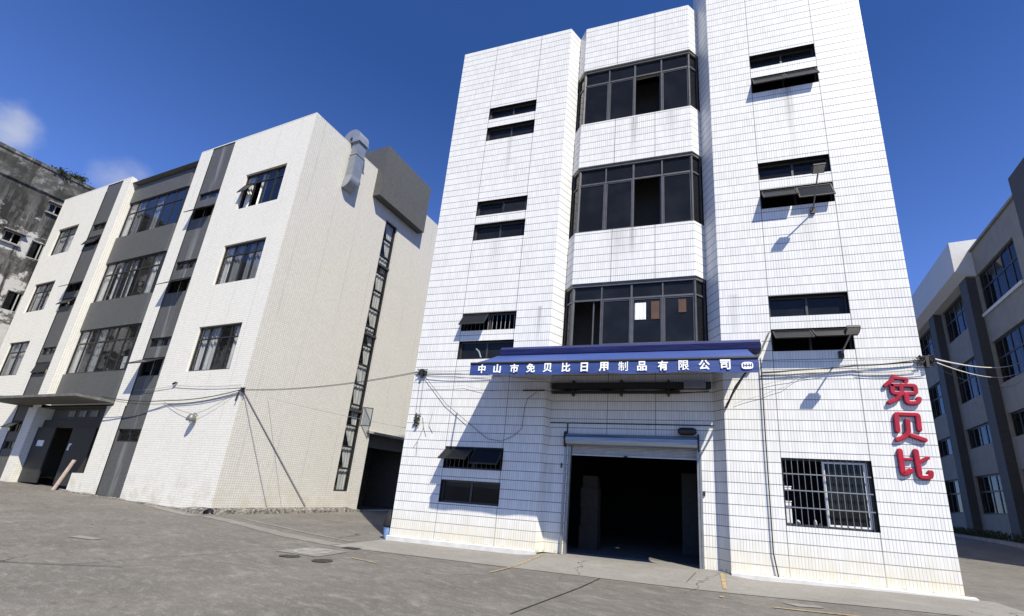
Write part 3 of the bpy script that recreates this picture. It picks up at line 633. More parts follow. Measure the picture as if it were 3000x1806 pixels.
for x in (-.4, .9, 2.1): b.box(wr, x, x+.05, .02, .15, 3.98, 4.4)
b.build('wall_trunking', 'steel_dark', mb_)
b = MB(); b.box(wr, 3.0-.5, 3.02, .14, .30, 4.16, 4.33); b.build('junction_box', 'galv_dull', mb_)

# goods inside the doorway
cart = []
GOODS = (((-.42, 1.8, -.012, .52, .5, .62), 'dim brown carton on the floor inside the shutter doorway, lowest of its stack'), ((-.40, 1.83, .612, .48, .45, .50), 'dim brown carton second from the bottom of the stack inside the doorway'),
         ((-.42, 1.82, 1.116, .5, .45, .52), 'dim brown carton third from the bottom of the stack inside the doorway'), ((-.38, 1.85, 1.64, .42, .4, .34), 'dim brown carton on top of the stack inside the doorway'))
for (x, y, z, w, d, h), l_ in GOODS:
    b = MB(); b.box(lambda u, ww, zz: Vector((u, ww, zz)), x, x+w, y, y+d, z, z+h); b.box(lambda u, ww, zz: Vector((u, ww, zz)), x+w*.46, x+w*.54, y-.002, y+d+.002, z+.01, z+h+.002)
    tag(b.build('carton', 'carton', base=(x+w/2, y+d/2, z)), l_, 'carton', 'cartons stacked inside the doorway')
b = MB(); b.box(lambda u, w, z: Vector((u, w, z)), 2.40, 2.78, 3.0, 3.03, 1.45, 2.2); b.box(lambda u, w, z: Vector((u, w, z)), 2.36, 2.82, 3.03, 3.06, -.012, 2.25)
tag(b.build('notice_board', 'dim_board', base=(2.6, 3.03, -.012)), 'dim pale notice board standing in the dark behind the doorway', 'notice board')
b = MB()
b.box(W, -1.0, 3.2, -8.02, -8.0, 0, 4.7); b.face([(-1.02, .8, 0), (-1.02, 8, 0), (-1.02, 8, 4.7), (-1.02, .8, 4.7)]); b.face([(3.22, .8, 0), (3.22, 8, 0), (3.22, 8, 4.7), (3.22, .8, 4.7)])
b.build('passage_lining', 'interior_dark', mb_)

# ------------------------------------------------------------------ awning
aw = thing('awning', (.8, -.1, 4.0), 'long blue retractable awning with white lettering above the shutter doorway', 'awning')
AX0, AX1, AY, AZ = -2.48, 3.97, -1.8, 4.345
b = MB(); n = 26; rows = [(-.34, 5.00), (-.7, 4.835), (-1.1, 4.66), (-1.45, 4.505), (-1.74, 4.385), (-1.80, 4.345)]
def fx(x, j):                                                # gentle sag between the arms
    s_ = (0, .012, .022, .022, .012, 0)[j]; return -s_*(.6+.5*math.sin(x*2.1+.8)+.3*math.sin(x*5.3))
for i in range(n):
    x0 = AX0+(AX1-AX0)*i/n; x1 = AX0+(AX1-AX0)*(i+1)/n
    for j in range(len(rows)-1):
        (y0, z0), (y1, z1) = rows[j], rows[j+1]
        b.face([(x0, y1, z1+fx(x0, j+1)), (x1, y1, z1+fx(x1, j+1)), (x1, y0, z0+fx(x1, j)), (x0, y0, z0+fx(x0, j))])
b.build('canopy', 'blue_canvas', aw, smooth=True)
b = MB(); n = 40
def vb(x): return 4.045+.012*math.sin(x*3.1)+.010*math.sin(x*7.3+1)-.012*(x > 3.2)
for i in range(n):
    x0 = AX0+(AX1-AX0)*i/n; x1 = AX0+(AX1-AX0)*(i+1)/n
    f0, f1 = .008*math.sin(x0*4), .008*math.sin(x1*4)
    b.face([(x0, AY-.012+f0, vb(x0)), (x1, AY-.012+f1, vb(x1)), (x1, AY-.012, AZ), (x0, AY-.012, AZ)]); b.face([(x1, AY-.006+f1, vb(x1)), (x0, AY-.006+f0, vb(x0)), (x0, AY-.006, AZ), (x1, AY-.006, AZ)])
b.build('valance', 'blue_canvas', aw, smooth=True)
b = MB(); b.tube([(AX0, AY, AZ-.01), (AX1, AY, AZ-.01)], .035, 10); b.build('front_bar', 'steel_dark', aw)
# cassette: a hooded box along the wall
b = MB(); prof = [(-.02, 5.27), (-.16, 5.30), (-.34, 5.24), (-.40, 5.16), (-.36, 5.02), (-.24, 4.97), (-.02, 4.97)]
CX0, CX1 = -2.38, 4.26
for (y0, z0), (y1, z1) in zip(prof, prof[1:]):
    b.face([(CX0, y1, z1), (CX1, y1, z1), (CX1, y0, z0), (CX0, y0, z0)])
for x, s_ in ((CX0, 0), (CX1, 1)): b.face([(x, y, z) for y, z in (prof if s_ else prof[::-1])])
b.build('cassette', 'navy_cover', aw, smooth=False)
b = MB(); pr2 = [(-.03, 5.24), (-.30, 5.22), (-.38, 5.12), (-.34, 4.99), (-.12, 4.93)]
b.prism([(CX1+.01, y, z) for y, z in pr2], (.012, 0, 0)); b.build('end_plate', 'white_paint', aw)
b = MB(); b.tube([(CX1+.005, -.20, 5.08), (CX1+.035, -.20, 5.08)], .06, 12); b.build('end_cap', 'black_rubber', aw)
for x in (AX1-.04, ):
    b = MB(); b.tube([(3.47, -.02, 3.66), (3.62, -.75, 3.98), (AX1-.06, AY+.02, 4.28)], .025, 7); b.tube([(3.47, -.02, 3.72), (AX1-.06, AY+.04, 4.33)], .016, 6); b.build('folding_arm', 'steel_dark', aw)
b = MB(); b.tube([(-2.05, -.05, 4.75), (-2.1, -.9, 4.50), (AX0+.1, AY+.02, 4.32)], .025, 7); b.build('folding_arm', 'steel_dark', aw)
b = MB(); b.tube([(4.29, -.05, 4.97), (4.54, -.02, 5.55)], .012, 6); b.tube([(4.28, -.12, 4.97), (4.50, -.02, 5.50)], .010, 6); b.build('crank_rod', 'grey_bar', aw)
b = MB()
for x in (-.9, .9, 2.6): b.tube([(x, .1, 4.85), (x, -.9, 4.66), (x, AY+.05, 4.30)], .022, 6)
b.tube([(-2.3, -.9, 4.68), (3.9, -.9, 4.68)], .02, 6)
b.build('support_rafter', 'steel_dark', aw)
b = MB(); b.tube([(-2.86, -.9, 5.03), (-2.62, -1.2, 4.86), (-2.44, -1.4, 4.62)], .018, 6); b.build('loose_rod', 'galv', aw)

# lettering on the valance
def glyph_mesh(ch, size, bold):
    cu = bpy.data.curves.new('g', 'FONT'); cu.body = ch; cu.size = size; cu.align_x = 'CENTER'; cu.align_y = 'CENTER'; cu.extrude = .003; cu.offset = bold; cu.resolution_u = 3
    o = bpy.data.objects.new('g', cu); col.objects.link(o); dg = bpy.context.evaluated_depsgraph_get(); dg.update()
    me = bpy.data.meshes.new_from_object(o.evaluated_get(dg)); bpy.data.objects.remove(o); bpy.data.curves.remove(cu); return me
CHX = [-2.16, -1.76, -1.32, -.91, -.50, -.06, .37, .81, 1.24, 1.65, 2.09, 2.52, 2.93, 3.34]
for ch, x in zip('中山市免贝比日用制品有限公司', CHX):
    me = glyph_mesh(ch, .235, .0035 if ch == '限' else .0015 if ch == '制' else .0070)
    vs_ = [v.co.copy() for v in me.vertices]
    if vs_:
        cx_ = (min(v.x for v in vs_)+max(v.x for v in vs_))/2; cz_ = (min(v.y for v in vs_)+max(v.y for v in vs_))/2; hh = max(v.y for v in vs_)-min(v.y for v in vs_)
        k_ = min(1.0, .215/hh)
        for v in me.vertices:
            c_ = v.co.copy(); xx = x+(c_.x-cx_)*k_; v.co = Vector((xx, AY-.026-c_.z, 4.195+(c_.y-cz_)*k_))-Vector(aw['_base'])
    me.materials.clear(); me.materials.append(MATS['lettering_white'])
    o = bpy.data.objects.new('lettering', me); col.objects.link(o); o.parent = aw
b = MB(); P = []
for k in range(24):
    a = 2*math.pi*k/24; c_, s_ = math.cos(a), math.sin(a); P.append((3.76+.11*math.copysign(abs(c_)**.6, c_), AY-.022, 4.165+.075*math.copysign(abs(s_)**.6, s_)))
b.prism(P, (0, -.006, 0)); o = b.build('emblem', 'lettering_white', aw)
b = MB()
for dx in (-.07, -.02, .035, .08):
    b.box(lambda u, w, z: Vector((3.76+u, AY-.028-w, 4.165+z)), dx-.008, dx+.008, 0, .004, -.035+.01*(dx > 0), .045)
b.box(lambda u, w, z: Vector((3.76+u, AY-.028-w, 4.165+z)), -.085, .09, 0, .005, -.004, .010)
b.build('emblem_mark', 'blue_canvas', o)

# ------------------------------------------------------------------ red letters
def stroke(b, pts, w, d=.035, off=0.0, y=-.030):
    """a fat channel-letter stroke: flat front with bevelled shoulders, rounded ends"""
    P = [Vector((p[0], 0, p[1])) for p in pts]
    # round the corners
    Q = [P[0]]
    for i in range(1, len(P)-1):
        a, c = P[i-1], P[i+1]; ra = min(w*.55, (a-P[i]).length*.4); rc = min(w*.55, (c-P[i]).length*.4)
        s0 = P[i]+(a-P[i]).normalized()*ra; s1 = P[i]+(c-P[i]).normalized()*rc
        for t in (0, .33, .66, 1): Q.append((s0.lerp(P[i], t)).lerp(P[i].lerp(s1, t), t))
    Q.append(P[-1]); L = []; Rr = []
    def side(i, s_):
        t = (Q[min(i+1, len(Q)-1)]-Q[max(i-1, 0)]).normalized(); n = Vector((-t.z, 0, t.x)); return n*s_
    outl = []
    for i in range(len(Q)): L.append((Q[i], side(i, 1)))
    for i in range(len(Q)): Rr.append((Q[i], side(i, -1)))
    ring = []
    for q, n in L: ring.append((q, n))
    t = (Q[-1]-Q[-2]).normalized()
    for a in (-45, 0, 45): ring.append((Q[-1], (t*math.cos(R(a))-side(len(Q)-1, 1)*math.sin(R(a))) .normalized()*.9))
    for q, n in Rr[::-1]: ring.append((q, n))
    t = (Q[0]-Q[1]).normalized()
    for a in (-45, 0, 45): ring.append((Q[0], (t*math.cos(R(a))+side(0, 1)*math.sin(R(a))).normalized()*.9))
    h = w/2; y0, y1, y2 = y+.035, y-d*.72-off, y-d-off
    A = [q+n*h+Vector((0, y0, 0)) for q, n in ring]; B2 = [q+n*h+Vector((0, y1, 0)) for q, n in ring]; C2 = [q+n*(h*.66)+Vector((0, y2, 0)) for q, n in ring]
    m = len(ring)
    for k in range(m):
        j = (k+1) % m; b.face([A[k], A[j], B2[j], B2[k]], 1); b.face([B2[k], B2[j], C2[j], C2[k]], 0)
    # front as strips between left and right sides
    nq = len(Q)
    for i in range(nq-1):
        l0, l1 = C2[i], C2[i+1]; ri = lambda i_: C2[nq+3+(nq-1-i_)]; b.face([l0, l1, ri(i+1), ri(i)], 0)
    b.face([C2[nq-1], C2[nq], C2[nq+1], C2[nq+2], C2[nq+3]], 0); b.face([C2[0]]+[C2[2*nq+3+2-k] for k in range(3)]+[C2[2*nq+2]], 0)
def letter(strokes, w, base, label):
    b = MB()
    for i, s_ in enumerate(strokes):
        ww = w
        if isinstance(s_, tuple): s_, ww = s_
        stroke(b, s_, ww*.88, off=.0022*i)
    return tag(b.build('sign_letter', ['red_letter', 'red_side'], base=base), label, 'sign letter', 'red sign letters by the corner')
letter([([(6.955, 4.38), (6.89, 4.28), (6.76, 4.165)], .09), ([(6.95, 4.345), (7.19, 4.31), (7.14, 4.21)], .085), ([(6.885, 4.175), (7.31, 4.165), (7.305, 3.985), (6.88, 3.995), (6.885, 4.175)], .105), ([(7.055, 4.18), (7.05, 3.97)], .10),
        ([(7.03, 3.99), (6.95, 3.87), (6.79, 3.79)], .105), ([(7.12, 3.97), (7.12, 3.78), (7.31, 3.78), (7.345, 3.875)], .115)], .10, (7.06, 0, 4.05), 'red raised sign letter, the top one of three on the white wall')
letter([[(6.865, 3.17), (6.88, 3.54), (7.275, 3.53), (7.26, 3.20)], [(7.07, 3.40), (7.055, 3.14), (6.97, 3.04), (6.83, 2.985)], [(7.09, 3.085), (7.33, 2.99)]], .112, (7.07, 0, 3.26), 'red raised sign letter, the middle one of three on the white wall')
letter([[(6.85, 2.76), (6.845, 2.26), (7.0, 2.355)], ([(6.89, 2.585), (7.035, 2.58)], .065), [(7.13, 2.76), (7.13, 2.23), (7.31, 2.23), (7.33, 2.335)], ([(7.17, 2.53), (7.33, 2.625)], .078)], .118, (7.1, 0, 2.5), 'red raised sign letter, the lowest of three on the white wall')

# ------------------------------------------------------------------ floodlights on poles
def flood(bx, bz, hx, hy, hz, size, label, tilt):
    t = thing('floodlight', (bx, 0, bz), label, 'floodlight', 'floodlights on poles from the tiled wall')
    b = MB(); b.box(W, bx-.05, bx+.05, 0, .06, bz-.10, bz+.06); b.build('wall_bracket', 'steel_dark', t)
    b = MB(); b.tube([(bx, -.05, bz), (bx, -.12, bz+.03), (hx, hy+.05, hz-.02)], .018, 7); b.build('pole', 'grey_bar', t)
    f = Matrix.Translation((hx, hy, hz)) @ Matrix.Rotation(R(tilt), 4, 'X'); fr = lambda u, w, z: f @ Vector((u, -w, z))
    b = MB(); b.box(fr, -size/2, size/2, -.03, .03, -size*.42, size*.42); b.box(fr, -size*.4, size*.4, -.075, -.031, -size*.3, size*.3); b.box(fr, -size/2-.02, -size/2, -.02, .0, -.08, .03); b.box(fr, size/2, size/2+.02, -.02, .0, -.08, .03)
    h = b.build('lamp_head', 'steel_dark', t); b = MB(); b.box(fr, -size*.44, size*.44, .031, .036, -size*.36, size*.36); b.build('lens', 'alu_frame', h)
flood(5.76, 8.81, 5.76, -.85, 9.42, .27, 'dark floodlight on a long pole below the third floor window', 65)
flood(6.00, 4.93, 6.03, -.80, 5.22, .26, 'grey floodlight on a short pole below the second floor window', 60)

# ------------------------------------------------------------------ cables on the tiled wall
def cable(name, pts, r, mat, label, cat='cable', group=None, sag=0.0, n=10, parts=None, base=None):
    b = MB()
    for P in (pts if isinstance(pts[0][0], (tuple, list)) else [pts]):
        P = [Vector(p) for p in P]; Q = [P[0]]
        for a, c in zip(P, P[1:]):
            for k in range(1, n+1):
                t = k/n; q = a.lerp(c, t); q.z -= sag*4*t*(1-t); Q.append(q)
        b.tube(Q, r, 5)
    return tag(b.build(name, mat, base=base or pts[0] if not isinstance(pts[0][0], (tuple, list)) else pts[0][0]), label, cat, group)
def wp(L, y=-.045): return [(x, y-.004*(i % 3), z) for i, (x, z) in enumerate(L)]
cable('cable_bundle', [wp([(4.28, 4.51), (5.12, 4.56), (6.19, 4.62), (7.39, 4.70)], -.05), wp([(4.28, 4.48), (4.94, 4.53), (6.21, 4.63), (6.63, 4.645), (7.39, 4.73)], -.07)], .012, 'cable_black', 'thick black cable pair from the awning to the right corner of the white wall', sag=.01)
cable('cable', wp([(4.28, 4.44), (5.29, 4.48), (6.2, 4.53), (6.61, 4.48), (7.39, 4.52)]), .011, 'cable_grey', 'grey cable just below the thick black pair, right of the awning', sag=.012)
cable('cable', wp([(4.34, 4.79), (5.48, 4.745), (6.32, 4.765), (7.4, 4.775)]), .004, 'cable_black', 'thin black cable above the thick pair, right of the awning', sag=.006)
cable('cable', [wp([(3.67, 3.75), (4.28, 3.95), (4.74, 4.13), (5.16, 4.43), (5.8, 4.5)]), wp([(4.3, 4.2), (4.9, 4.33), (5.6, 4.46)])], .0045, 'cable_grey', 'thin grey cables curving up from the awning arm to the thick pair', sag=-.015)
cable('cable', [wp([(6.25, 4.45), (6.92, 4.42), (7.54, 4.44)]), wp([(6.21, 4.50), (6.9, 4.46), (7.54, 4.48)])], .0055, 'cable_grey', 'slack grey cables over the top red letter', sag=.02)
cable('cable', wp([(4.28, 4.86), (4.285, 4.46), (4.275, 3.23), (4.27, .5), (4.34, .04)]), .014, 'cable_black', 'black cable running straight down the white wall beside the barred window')
cable('cable', [wp([(-4.88, 4.69), (-3.47, 4.67), (-2.5, 4.66)]), wp([(-4.88, 4.64), (-3.93, 4.60), (-2.4, 4.50)])], .006, 'cable_black', 'taut black cable pair from the left hub to the awning', sag=.01)
cable('cable', wp([(-4.85, 4.52), (-3.91, 4.46), (-2.28, 4.50), (-1.66, 4.43), (-1.1, 4.38)]), .009, 'cable_grey', 'grey cable running from the left hub under the awning', sag=.015)
cable('cable', wp([(-4.88, 4.5), (-4.07, 3.69), (-3.06, 3.0), (-2.65, 2.73), (-2.25, 2.68), (-1.91, 2.83), (-1.69, 3.03), (-1.65, 3.62), (-1.58, 3.85), (-1.35, 4.03)]), .0065, 'cable_black', 'thin cable looping down across the awning shadow on the white wall', sag=.0)
cable('cable', wp([(-4.8, 4.22), (-3.54, 4.24), (-2.6, 4.06)]), .004, 'cable_grey', 'thin horizontal cable left of the awning shadow', sag=.02)
cable('cable', [wp([(-5.06, 4.51), (-5.02, 3.5)]), wp([(-4.93, 4.47), (-4.9, 3.45)])], .0035, 'cable_black', 'pair of thin cables hanging down below the left hub')
cable('cable', wp([(-1.75, 4.08), (-1.3, 4.08), (-1.12, 4.08)]), .02, 'cable_black', 'short thick cable entering the dark trunking under the awning')
def hub(x, y, z, label, n=26, s=.11, base=None):
    b = MB(); rnd = random.Random(int(x*100))
    for k in range(n):
        P = []; p = Vector((x, y, z))
        for q in range(4): P.append(p+Vector((rnd.uniform(-s, s)*1.6, rnd.uniform(-.05, .03), rnd.uniform(-s, s))))
        b.tube(P, rnd.uniform(.005, .012), 5)
    b.box(lambda u, w, zz: Vector((x+u, y-w, z+zz)), -.03, .03, -.03, .05, -.16, .10)
    return tag(b.build('cable_knot', 'cable_black', base=(x, y, z)), label, 'cable knot')
hub(-5.0, -.05, 4.64, 'tangled black cable knot on the left edge of the white wall')
hub(7.60, -.05, 4.72, 'tangled black cable knot on the right corner of the white wall', 34, .12)
def strand(a, c, r, sag, mat, label, y=None):
    return cable('overhead_wire', [a, c], r, mat, label, 'wire', sag=sag, n=22)
strand((7.62, -.06, 4.80), (18.6, 15.6, 9.15), .018, .25, 'cable_sunlit', 'thick overhead wire in sunlit colour from the right corner knot, topmost of those leaving it')
strand((7.62, -.05, 4.76), (18.66, 15.9, 8.75), .013, .35, 'cable_sunlit', 'overhead wire in sunlit colour just under the thick one right of the white building')
strand((7.64, -.02, 4.66), (18.66, 15.9, 8.3), .006, .45, 'cable_black', 'thin dark overhead wire, lowest on the right of the white building')

# blue bin behind the left edge
t = thing('rubbish_bin', (-5.50, .25, gz(-5.5, .25)), 'pale blue plastic tub with a black bag on it behind the left wall edge', 'tub')
b = MB(); z = gz(-5.5, .3); N_ = 18
b.tube([(-5.50, .30, z), (-5.50, .30, z+.02), (-5.50, .30, z+.27), (-5.50, .30, z+.30)], [.14, .15, .19, .20], N_); b.build('tub', 'blue_bin', t, smooth=False)
b = MB(); b.tube([(-5.50, .30, z+.302), (-5.54, .30, z+.38), (-5.52, .30, z+.55), (-5.49, .32, z+.72), (-5.44, .33, z+.85)], [.17, .19, .18, .12, .03], 14); b.build('bag', 'black_rubber', t, smooth=True)

# small creeper on the white wall
b = MB(); rnd = random.Random(3)
b.tube([(-4.98, -.02, 2.98), (-4.95, -.03, 3.2), (-4.9, -.03, 3.4)], .006, 5)
for k in range(46):
    c_ = Vector((-4.95+rnd.uniform(-.10, .10), -.03-rnd.uniform(0, .05), 3.02+rnd.uniform(0, .38))); d1 = Vector((rnd.uniform(-1, 1), rnd.uniform(-.5, .5), rnd.uniform(-1, 1))).normalized()*.045; d2 = d1.cross(Vector((rnd.uniform(-1, 1), rnd.uniform(-1, 1), rnd.uniform(-1, 1)))).normalized()*.03
    b.face([c_-d1, c_+d2, c_+d1, c_-d2])
for P in ([(-4.8, 3.3), (-4.72, 3.0), (-4.85, 2.6), (-4.83, 2.2)], [(-4.72, 3.0), (-4.6, 2.75)], [(-4.5, 3.4), (-4.55, 3.05), (-4.4, 2.85)], [(-4.85, 2.6), (-4.97, 2.4)]): b.tube([(x, -.008, z) for x, z in P], .005, 4)
tag(b.build('creeper', 'leaf_green', base=(-4.95, 0, 2.98)), 'small dark creeper clinging to the left edge of the white wall', 'creeper')

# ================================================================== CREAM BUILDING (left)
O3 = Vector((-13.274, .959, 0)); la = -.0900
U = Vector((math.cos(la), math.sin(la), 0)); V = Vector((-math.sin(la), math.cos(la), 0))
Fr = lambda u, w, z: O3+U*u-V*w+Vector((0, 0, z))           # front: u <= 0, w outward
Sd = lambda v, w, z: O3+V*v+U*w+Vector((0, 0, z))           # side: v >= 0, w outward
cb_ = thing('cream_building', (O3.x, O3.y, 0), 'cream mosaic factory block with dark grey vertical bands and a side air duct', 'building')
HT, HC = 17.26, 16.8
UL = -21.9; ENT = (-14.82, -8.70, .30, 3.86)
ZS = [(14.10, 14.52), (13.03, 13.68), (10.28, 10.74), (9.10, 9.80), (6.50, 6.92), (5.15, 5.98), (2.34, 2.87)]
ZL = [(14.10, 14.55), (13.10, 13.72), (10.28, 10.84), (9.42, 9.90), (6.66, 7.07), (5.64, 6.25), (2.64, 3.18), (1.80, 2.19)]
ZWR = [(12.93, 14.83), (9.125, 11.06), (5.23, 7.18)]; ZWL = [(13.114, 14.945), (9.431, 11.246), (5.654, 7.60)]
b = MB()
b.wall(Fr, UL, -16.9, -.2, HT, [(-20.92, -18.58, a, c, .12) for a, c in ZWL])
b.wall(Fr, -15.33, -14.5, 3.86, HT); b.wall(Fr, -15.70, -14.82, -.2, 3.86)
b.wall(Fr, -8.21, -7.23, 3.86, HT); b.wall(Fr, -8.70, -7.30, -.2, 3.86)
b.wall(Fr, -5.54, 0, -.2, HT, [(-3.81, -1.09, a, c, .12) for a, c in ZWR])
# pier returns beside the recessed bay, jambs of the entrance
for u, z0, z1, d in ((-14.5, 4.0, HT, .62), (-8.21, 4.0, HT, .62), (-14.82, -.2, 3.86, .9), (-8.70, -.2, 3.86, .9)):
    b.face([Fr(u, 0, z0), Fr(u, -d, z0), Fr(u, -d, z1), Fr(u, 0, z1)], 0, [(0, z0), (d, z0), (d, z1), (0, z1)])
b.box(Fr, -9.66, -8.702, -.6, -.02, .1, .95)
# thin bits of wall between old and new pier lines
b.face([Fr(-15.70, 0, 3.86), Fr(-15.33, 0, 3.86), Fr(-15.33, -.03, 3.86), Fr(-15.70, -.03, 3.86)])
# back and far side
b.face([Fr(UL, -14, -.2), Fr(UL, 0, -.2), Fr(UL, 0, HT), Fr(UL, -14, HT)]); b.face([Fr(0, -14, -.2), Fr(UL, -14, -.2), Fr(UL, -14, HT), Fr(0, -14, HT)])
# parapet top, small coping
for a, c in ((UL, -14.5), (-8.21, 0)): b.box(Fr, a, c, -.22, .004, HT-.001, HT+.05, skip='d')
b.build('wall', 'cream_mosaic', cb_)
b = MB()
b.wall(Sd, 0, 14, -.2, HT, [(5.05, 5.93, .88, 15.04, .14), (6.62, 10.6, .02, 3.72, .5)])
b.box(Sd, .22, 14, -.22, .003, HT-.001, HT+.05, skip='d')
b.build('side_wall', 'dimmed_side_mosaic', cb_)
b = MB()
b.wall(Fr, -16.9, -15.33, 3.9, HT-.003, [(-16.93, -15.48, a, c, .1) if False else (-16.86, -15.48, a, c, .1) for a, c in ZL[:6]], w=-.03)
b.wall(Fr, -16.9, -15.70, -.2, 3.9, [(-16.86, -15.85, a, c, .1) for a, c in ZL[6:]], w=-.03)
b.wall(Fr, -7.23, -5.54, 2.0+1.9, HT-.003, [(-7.17, -5.60, a, c, .1) for a, c in ZS[:6]], w=-.03); b.wall(Fr, -7.30, -5.54, -.2, 3.9, [(-7.27, -5.60, ZS[6][0], ZS[6][1], .1)], w=-.03)
# recessed bay: front plane and right chamfer
BW, BU0, BU1, CU, CW = -.30, -14.5, -9.25, -8.32, -.60
WC = [(13.45, 15.70), (9.53, 11.85), (5.60, 7.95)]
zz = [4.0, 5.60, 7.95, 9.53, 11.85, 13.45, 15.70, HC]
for i in range(0, 8, 2):
    z0, z1 = zz[i], zz[i+1]
    b.face([Fr(BU0, BW, z0), Fr(BU1, BW, z0), Fr(BU1, BW, z1), Fr(BU0, BW, z1)], 0, [(BU0, z0), (BU1, z0), (BU1, z1), (BU0, z1)])
    b.face([Fr(BU1, BW, z0), Fr(-8.21, CW, z0), Fr(-8.21, CW, z1), Fr(BU1, BW, z1)], 0, [(0, z0), (1, z0), (1, z1), (0, z1)])
    for z in (z0, z1): b.face([Fr(BU0, BW, z), Fr(BU1, BW, z), Fr(-8.21, CW, z), Fr(-8.21, -1.2, z), Fr(BU0, -1.2, z)])
# wall of the entrance behind the canopy
b.face([Fr(-14.82, -.62, 3.15), Fr(-8.7, -.62, 3.15), Fr(-8.7, -.62, 4.02), Fr(-14.82, -.62, 4.02)]); b.face([Fr(-15.7, 0.0, 3.86), Fr(-7.3, 0.0, 3.86), Fr(-7.3, -.7, 3.88), Fr(-15.7, -.7, 3.88)])
b.build('grey_band', 'grey_mosaic', cb_)
b = MB(); b.face([Fr(UL, -.1, HT-.3), Fr(-.1, -.1, HT-.3), Fr(-.1, -14, HT-.3), Fr(UL, -14, HT-.3)]); b.build('roof', 'roof_grey', cb_)
b = MB()
for z in (4.7, 8.6, 12.5): b.box(Fr, UL+.05, -.05, -13.9, -1.3, z-.12, z)
b.box(Fr, UL+.05, -6.0, -2.9, -2.8, 4.8, HT-.35); b.box(Fr, -5.2, -1.6, -2.9, -2.8, -.1, HT-.35); b.box(Sd, .3, 13.9, -1.65, -1.6, 4.8, HT-.35)
b.build('interior', 'interior', cb_)
# two-part windows on the white panels
def curt(x0, x1, z0, spec): return [(x0+(x1-x0)*a, x0+(x1-x0)*c, z0+.04, m) for a, c, m in spec]
for i, (a, c) in enumerate(ZWR):
    x0, x1 = -3.81, -1.09; zt = c-.28*(c-a); L = x1-x0
    sp = [[(.02, .12, 'curtain'), (.34, .46, 'curtain')], [(.02, .20, 'curtain'), (.22, .40, 'curtain_dark'), (.55, .97, 'curtain_dark')], [(.03, .30, 'curtain'), (.34, .42, 'curtain'), (.78, .98, 'curtain')]][i]
    kw = dict(gaps=((0, 0), (1, 0))) if i == 0 else {}
    wo = window(cb_, Fr, x0, x1, a, c, -.09, vs=[x0+L*.25, x0+L*.5, x0+L*.75], hs=(zt,), gm='glass', fm='black_frame', t=.06, curtain=curt(x0, x1, a, sp), **kw)
    if i == 0: sash(wo, Fr, x0+.07, x0+L*.25-.02, zt-.04, .62, 24, -.04)
for i, (a, c) in enumerate(ZWL):
    x0, x1 = -20.92, -18.58; L = x1-x0
    window(cb_, Fr, x0, x1, a, c, -.09, vs=[x0+L*.5], hs=(c-.3*(c-a),), gm='glass', fm='black_frame', t=.06, curtain=curt(x0, x1, a, [(.05, .36, 'curtain'), (.42, .72, 'curtain'), (.76, .97, 'curtain')] if i != 1 else [(.08, .5, 'curtain'), (.6, .95, 'curtain')]))
for i, (a, c) in enumerate(WC):
    x0, x1 = BU0+.02, BU1; L = x1-x0; zt = c-.31*(c-a); k = 6
    sp = [[(.0, .09, 'curtain'), (.12, .28, 'curtain_dark'), (.45, .58, 'curtain_dark')], [(.02, .12, 'curtain'), (.22, .34, 'curtain'), (.42, .54, 'curtain'), (.8, .9, 'curtain')], [(.03, .13, 'curtain'), (.30, .44, 'curtain_dark')]][i]
    wo = window(cb_, Fr, x0, x1, a, c, BW-.07, vs=[x0+L*j/k for j in range(1, k)], hs=(zt,), gm='glass', fm='black_frame', t=.07, curtain=curt(x0, x1, a, sp))
    f = frame(Fr(BU1, BW-.07, 0), (Fr(-8.26, CW-.04, 0)-Fr(BU1, BW-.07, 0))); b = MB(); Lc = (Fr(-8.26, CW-.04, 0)-Fr(BU1, BW-.07, 0)).length
    win_bars(b, f, .01, Lc, a, c, 0, .06, .05, hs=(zt,)); b.box(f, .07, Lc-.06, -.03, -.025, a+.06, c-.06, 1); b.build('side_light', ['black_frame', 'glass'], wo)
    if i == 2:
        b = MB(); b.box(Fr, -9.85, -9.35, BW-.18, BW-.15, a+.15, a+.75); b.build('notice', 'paper', wo)
# small paired lights in the grey bands
SA = {1: 44, 3: 50, 5: 58}
for i, (a, c) in enumerate(ZS):
    o_ = i in SA
    u0 = -7.17 if i < 6 else -7.27
    window(cb_, Fr, u0, -5.60, a, c, -.09, vs=((u0-5.60)/2,), gm='glass', fm='black_frame', t=.05, gaps=((0, 0), (1, 0)) if o_ else (), sashes=((u0+.02, -5.63, c-.03, (c-a)*.92, SA[i], -.05),) if o_ else (), curtain=None if i in (6,) else curt(u0, -5.6, a-.02, [(.15, .4, 'curtain'), (.62, .9, 'curtain')] if not o_ else [(.3, .36, 'paper'), (.7, .8, 'paper')]))
SB = {1: 20, 2: 48, 3: 30, 5: 12, 6: 50}
for i, (a, c) in enumerate(ZL):
    u1 = -15.48 if i < 6 else -15.85; o_ = i in SB
    window(cb_, Fr, -16.86, u1, a, c, -.09, vs=((-16.86+u1)/2,), gm='glass', fm='black_frame', t=.05, gaps=((0, 0), (1, 0)) if o_ else (), sashes=((-16.84, u1-.03, c-.03, (c-a)*.92, SB[i], -.05),) if o_ else ())
